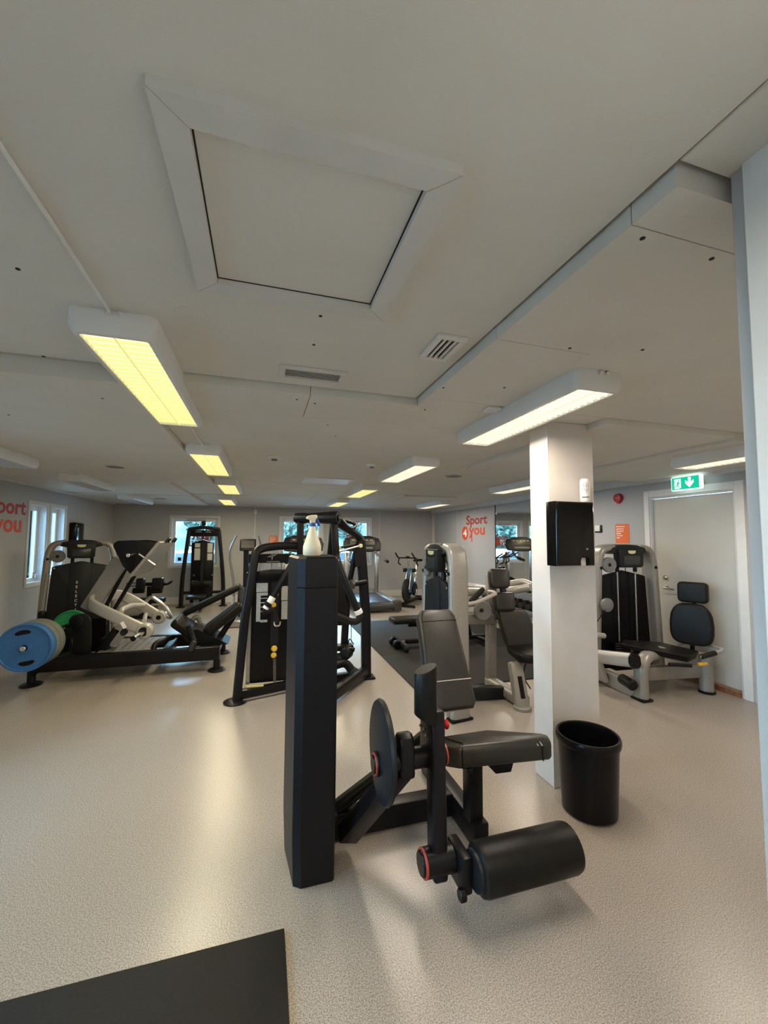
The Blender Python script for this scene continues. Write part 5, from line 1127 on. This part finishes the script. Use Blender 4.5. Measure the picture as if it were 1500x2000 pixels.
# top pivot tube with arms
ya_, yb_ = 4.42, 4.14
ax0, ax1 = at(577, 1012, ya_), at(661, 1011, yb_); dr = (ax1-ax0).normalized()
MB().lathe([(.045, 0), (.056, .01), (.058, .12), (.052, .15), (.056, .24), (.070, (ax1-ax0).length-.03), (.066, (ax1-ax0).length)], ax0, dr, 24).build('pivot_tube', M_BLACK, t)
MB().cyl(ax1+dr*.001, ax1+dr*.012, .030, 18).build('pivot_cap', M_PLASTIC, t); MB().cyl(ax1+dr*.010, ax1+dr*.018, .010, 10, .002).build('bolt', M_STEEL, t)
MB().beam(ax0+dr*.06, at(586, 1130, ya_), .07, .06, (0, 1, 0), .012).build('arm_post', M_BLACK, t)
MB().beam(ax1-dr*.05+V((0, 0, -.03)), at(657, 1095, yb_), .07, .055, (0, 1, 0), .012).build('arm_post', M_BLACK, t)
MB().prism([(at(x_, y_, 4.3).x, at(x_, y_, 4.3).z) for x_, y_ in ((645, 1022), (653, 1022), (652, 1086), (639, 1086))], (0, 4.33, 0), (1, 0, 0), (0, 0, 1), .05, .008).build('gusset_plate', M_BLACK, t)
# right lever arm and handle
r1 = [at(656, 1085, yb_), at(667, 1118, yb_-.04), at(698, 1192, yb_-.10)]
MB().tube(r1, .035, 16, .1).build('lever_arm', M_BLACK, t)
c_ = at(700.5, 1196, yb_-.10); MB().cyl(at(698, 1191, yb_-.10), at(701.5, 1199, yb_-.10), .043, 16, .004).build('arm_collar', M_PRINT, t)
MB().tube([at(701, 1198, yb_-.1), at(703, 1208, yb_-.11), at(695, 1215, yb_-.12), at(682, 1213, yb_-.13), at(655, 1202, yb_-.16)], .033, 14, .1).build('handle', M_RUBBER, t)
# left lever arm and handle
yl_ = 4.12
MB().tube([at(568, 1105, yl_), at(533, 1166, yl_-.03)], .030, 16).build('lever_arm', M_BLACK, t)
MB().cyl(at(533, 1166, yl_-.03), at(526, 1178, yl_-.04), .032, 16, .004).build('arm_collar', M_PRINT, t); MB().cyl(at(521.5, 1183, yl_-.04), at(518, 1189, yl_-.04), .029, 16, .004).build('arm_collar', M_PRINT, t)
MB().cyl(at(526, 1177, yl_-.04), at(521, 1184, yl_-.04), .036, 16, .004).build('arm_sleeve', M_BLACK, t)
MB().tube([at(519, 1190, yl_-.04), at(517, 1197, yl_), at(529, 1189, yl_+.05), at(536, 1200, yl_+.1), at(541, 1217, yl_+.12)], .028, 14, .1).build('handle', M_RUBBER, t)
q = at(541, 1217, yl_+.12); MB().tube([q+V((-.03, -.03, .02)), q+V((-.025, -.03, -.02)), q+V((.025, -.03, -.02)), q+V((.03, -.03, .02))], .010, 8, .02).build('handle_tip', M_CHROME, t)
MB().tube([at(664, 1014, yb_+.1), at(686, 1020, yb_+.15), at(695, 1024, yb_+.15), at(692, 1031, yb_+.1), at(682, 1033, yb_), at(668, 1016, yb_)], .021, 10, .04).build('upper_handle', M_BLACK, t)
# linkage
MB().tube([at(660, 1078, 4.3), at(705, 1066, 4.44)], .014, 10).build('link_rod', M_STEEL, t)
for pq in ((662, 1070), (704, 1066)): MB().cyl(at(*pq, 4.36)+V((0, -.02, 0)), at(*pq, 4.36)+V((0, .02, 0)), .022, 12).build('rod_end', M_BADGE, t)
MB().tube([at(660, 1070, 4.4), at(698, 1064, 4.5)], .014, 10).build('link_rod', M_BLACK, t)
MB().hull([at(690, 1070, 4.42), at(704, 1068, 4.42), at(704, 1105, 4.42), at(694, 1108, 4.42), at(690, 1070, 4.5), at(704, 1068, 4.5), at(704, 1105, 4.5), at(694, 1108, 4.5)]).build('cam_plate', M_BLACK, t)
MB().tube([at(696, 1072, 4.45), at(686, 1120, 4.5), at(676, 1180, 4.52)], .030, 12, .1).build('inner_strut', M_BLACK, t)
MB().cyl(at(687, 1141, 4.42), at(716, 1136, 4.46), .032, 14, .008).build('peg', M_BLACK, t); MB().lathe([(.05, 0), (.055, .01), (.05, .03), (.03, .04)], at(690, 1141, 4.44), (-1, -.3, -.1), 18).build('peg_stop', M_CONSOLE, t)
# seat group glimpsed between tower and post
bpq = at(664, 1170, 4.45); pad(MB(), bpq, (1, .3, 0), (-.08, .05, 1), .14, .56, .06, .02, .05).build('chest_pad', M_LEATHER, t)
MB().beam(at(678, 1160, 4.6), at(672, 1262, 4.6), .075, .07, (0, 1, 0), .01).build('seat_post', M_BLACK, t)
MB().box(at(668, 1264, 4.55), (.24, .12, .06), None, .012).build('seat_bracket', M_BLACK, t); MB().beam(at(676, 1266, 4.5), at(692, 1270, 4.45), .05, .05, (0, 0, 1), .01).build('bracket_arm', M_BLACK, t)
for pq in ((677, 1276), (661, 1289)): MB().cyl(at(*pq, 4.45)+V((-.03, -.03, 0)), at(*pq, 4.45)+V((.03, .05, 0)), .065, 20, .015).build('knee_roller', M_LEATHER, t)
MB().tube([at(686, 1215, 4.3), at(686, 1247, 4.3)], .004, 6).build('pull_cord', M_PLASTIC, t); MB().tube([at(679, 1262, 4.32), at(682, 1248, 4.3), at(686, 1249, 4.3), at(686, 1252, 4.3), at(691, 1258, 4.3)], .006, 6, .02).build('cord_hook', M_PLASTIC, t)
q0, q1 = at(650, 1315, 4.35), at(684, 1310, 4.4); MB().tube([V((q0.x, 4.35, .20)), V((q1.x-.05, 4.4, .22)), V((q1.x+.03, 4.36, .10))], .045, 14, .08).build('foot_bar', M_BLACK, t); MB().cyl((q1.x, 4.38, .13), (q1.x+.07, 4.34, .09), .052, 16, .012).build('rubber_foot', M_RUBBER, t)
MB().beam((q0.x-.1, 4.36, .10), (q1.x-.2, 4.38, .10), .08, .10, (0, 0, 1), .01).build('inner_beam', M_BLACK, t)
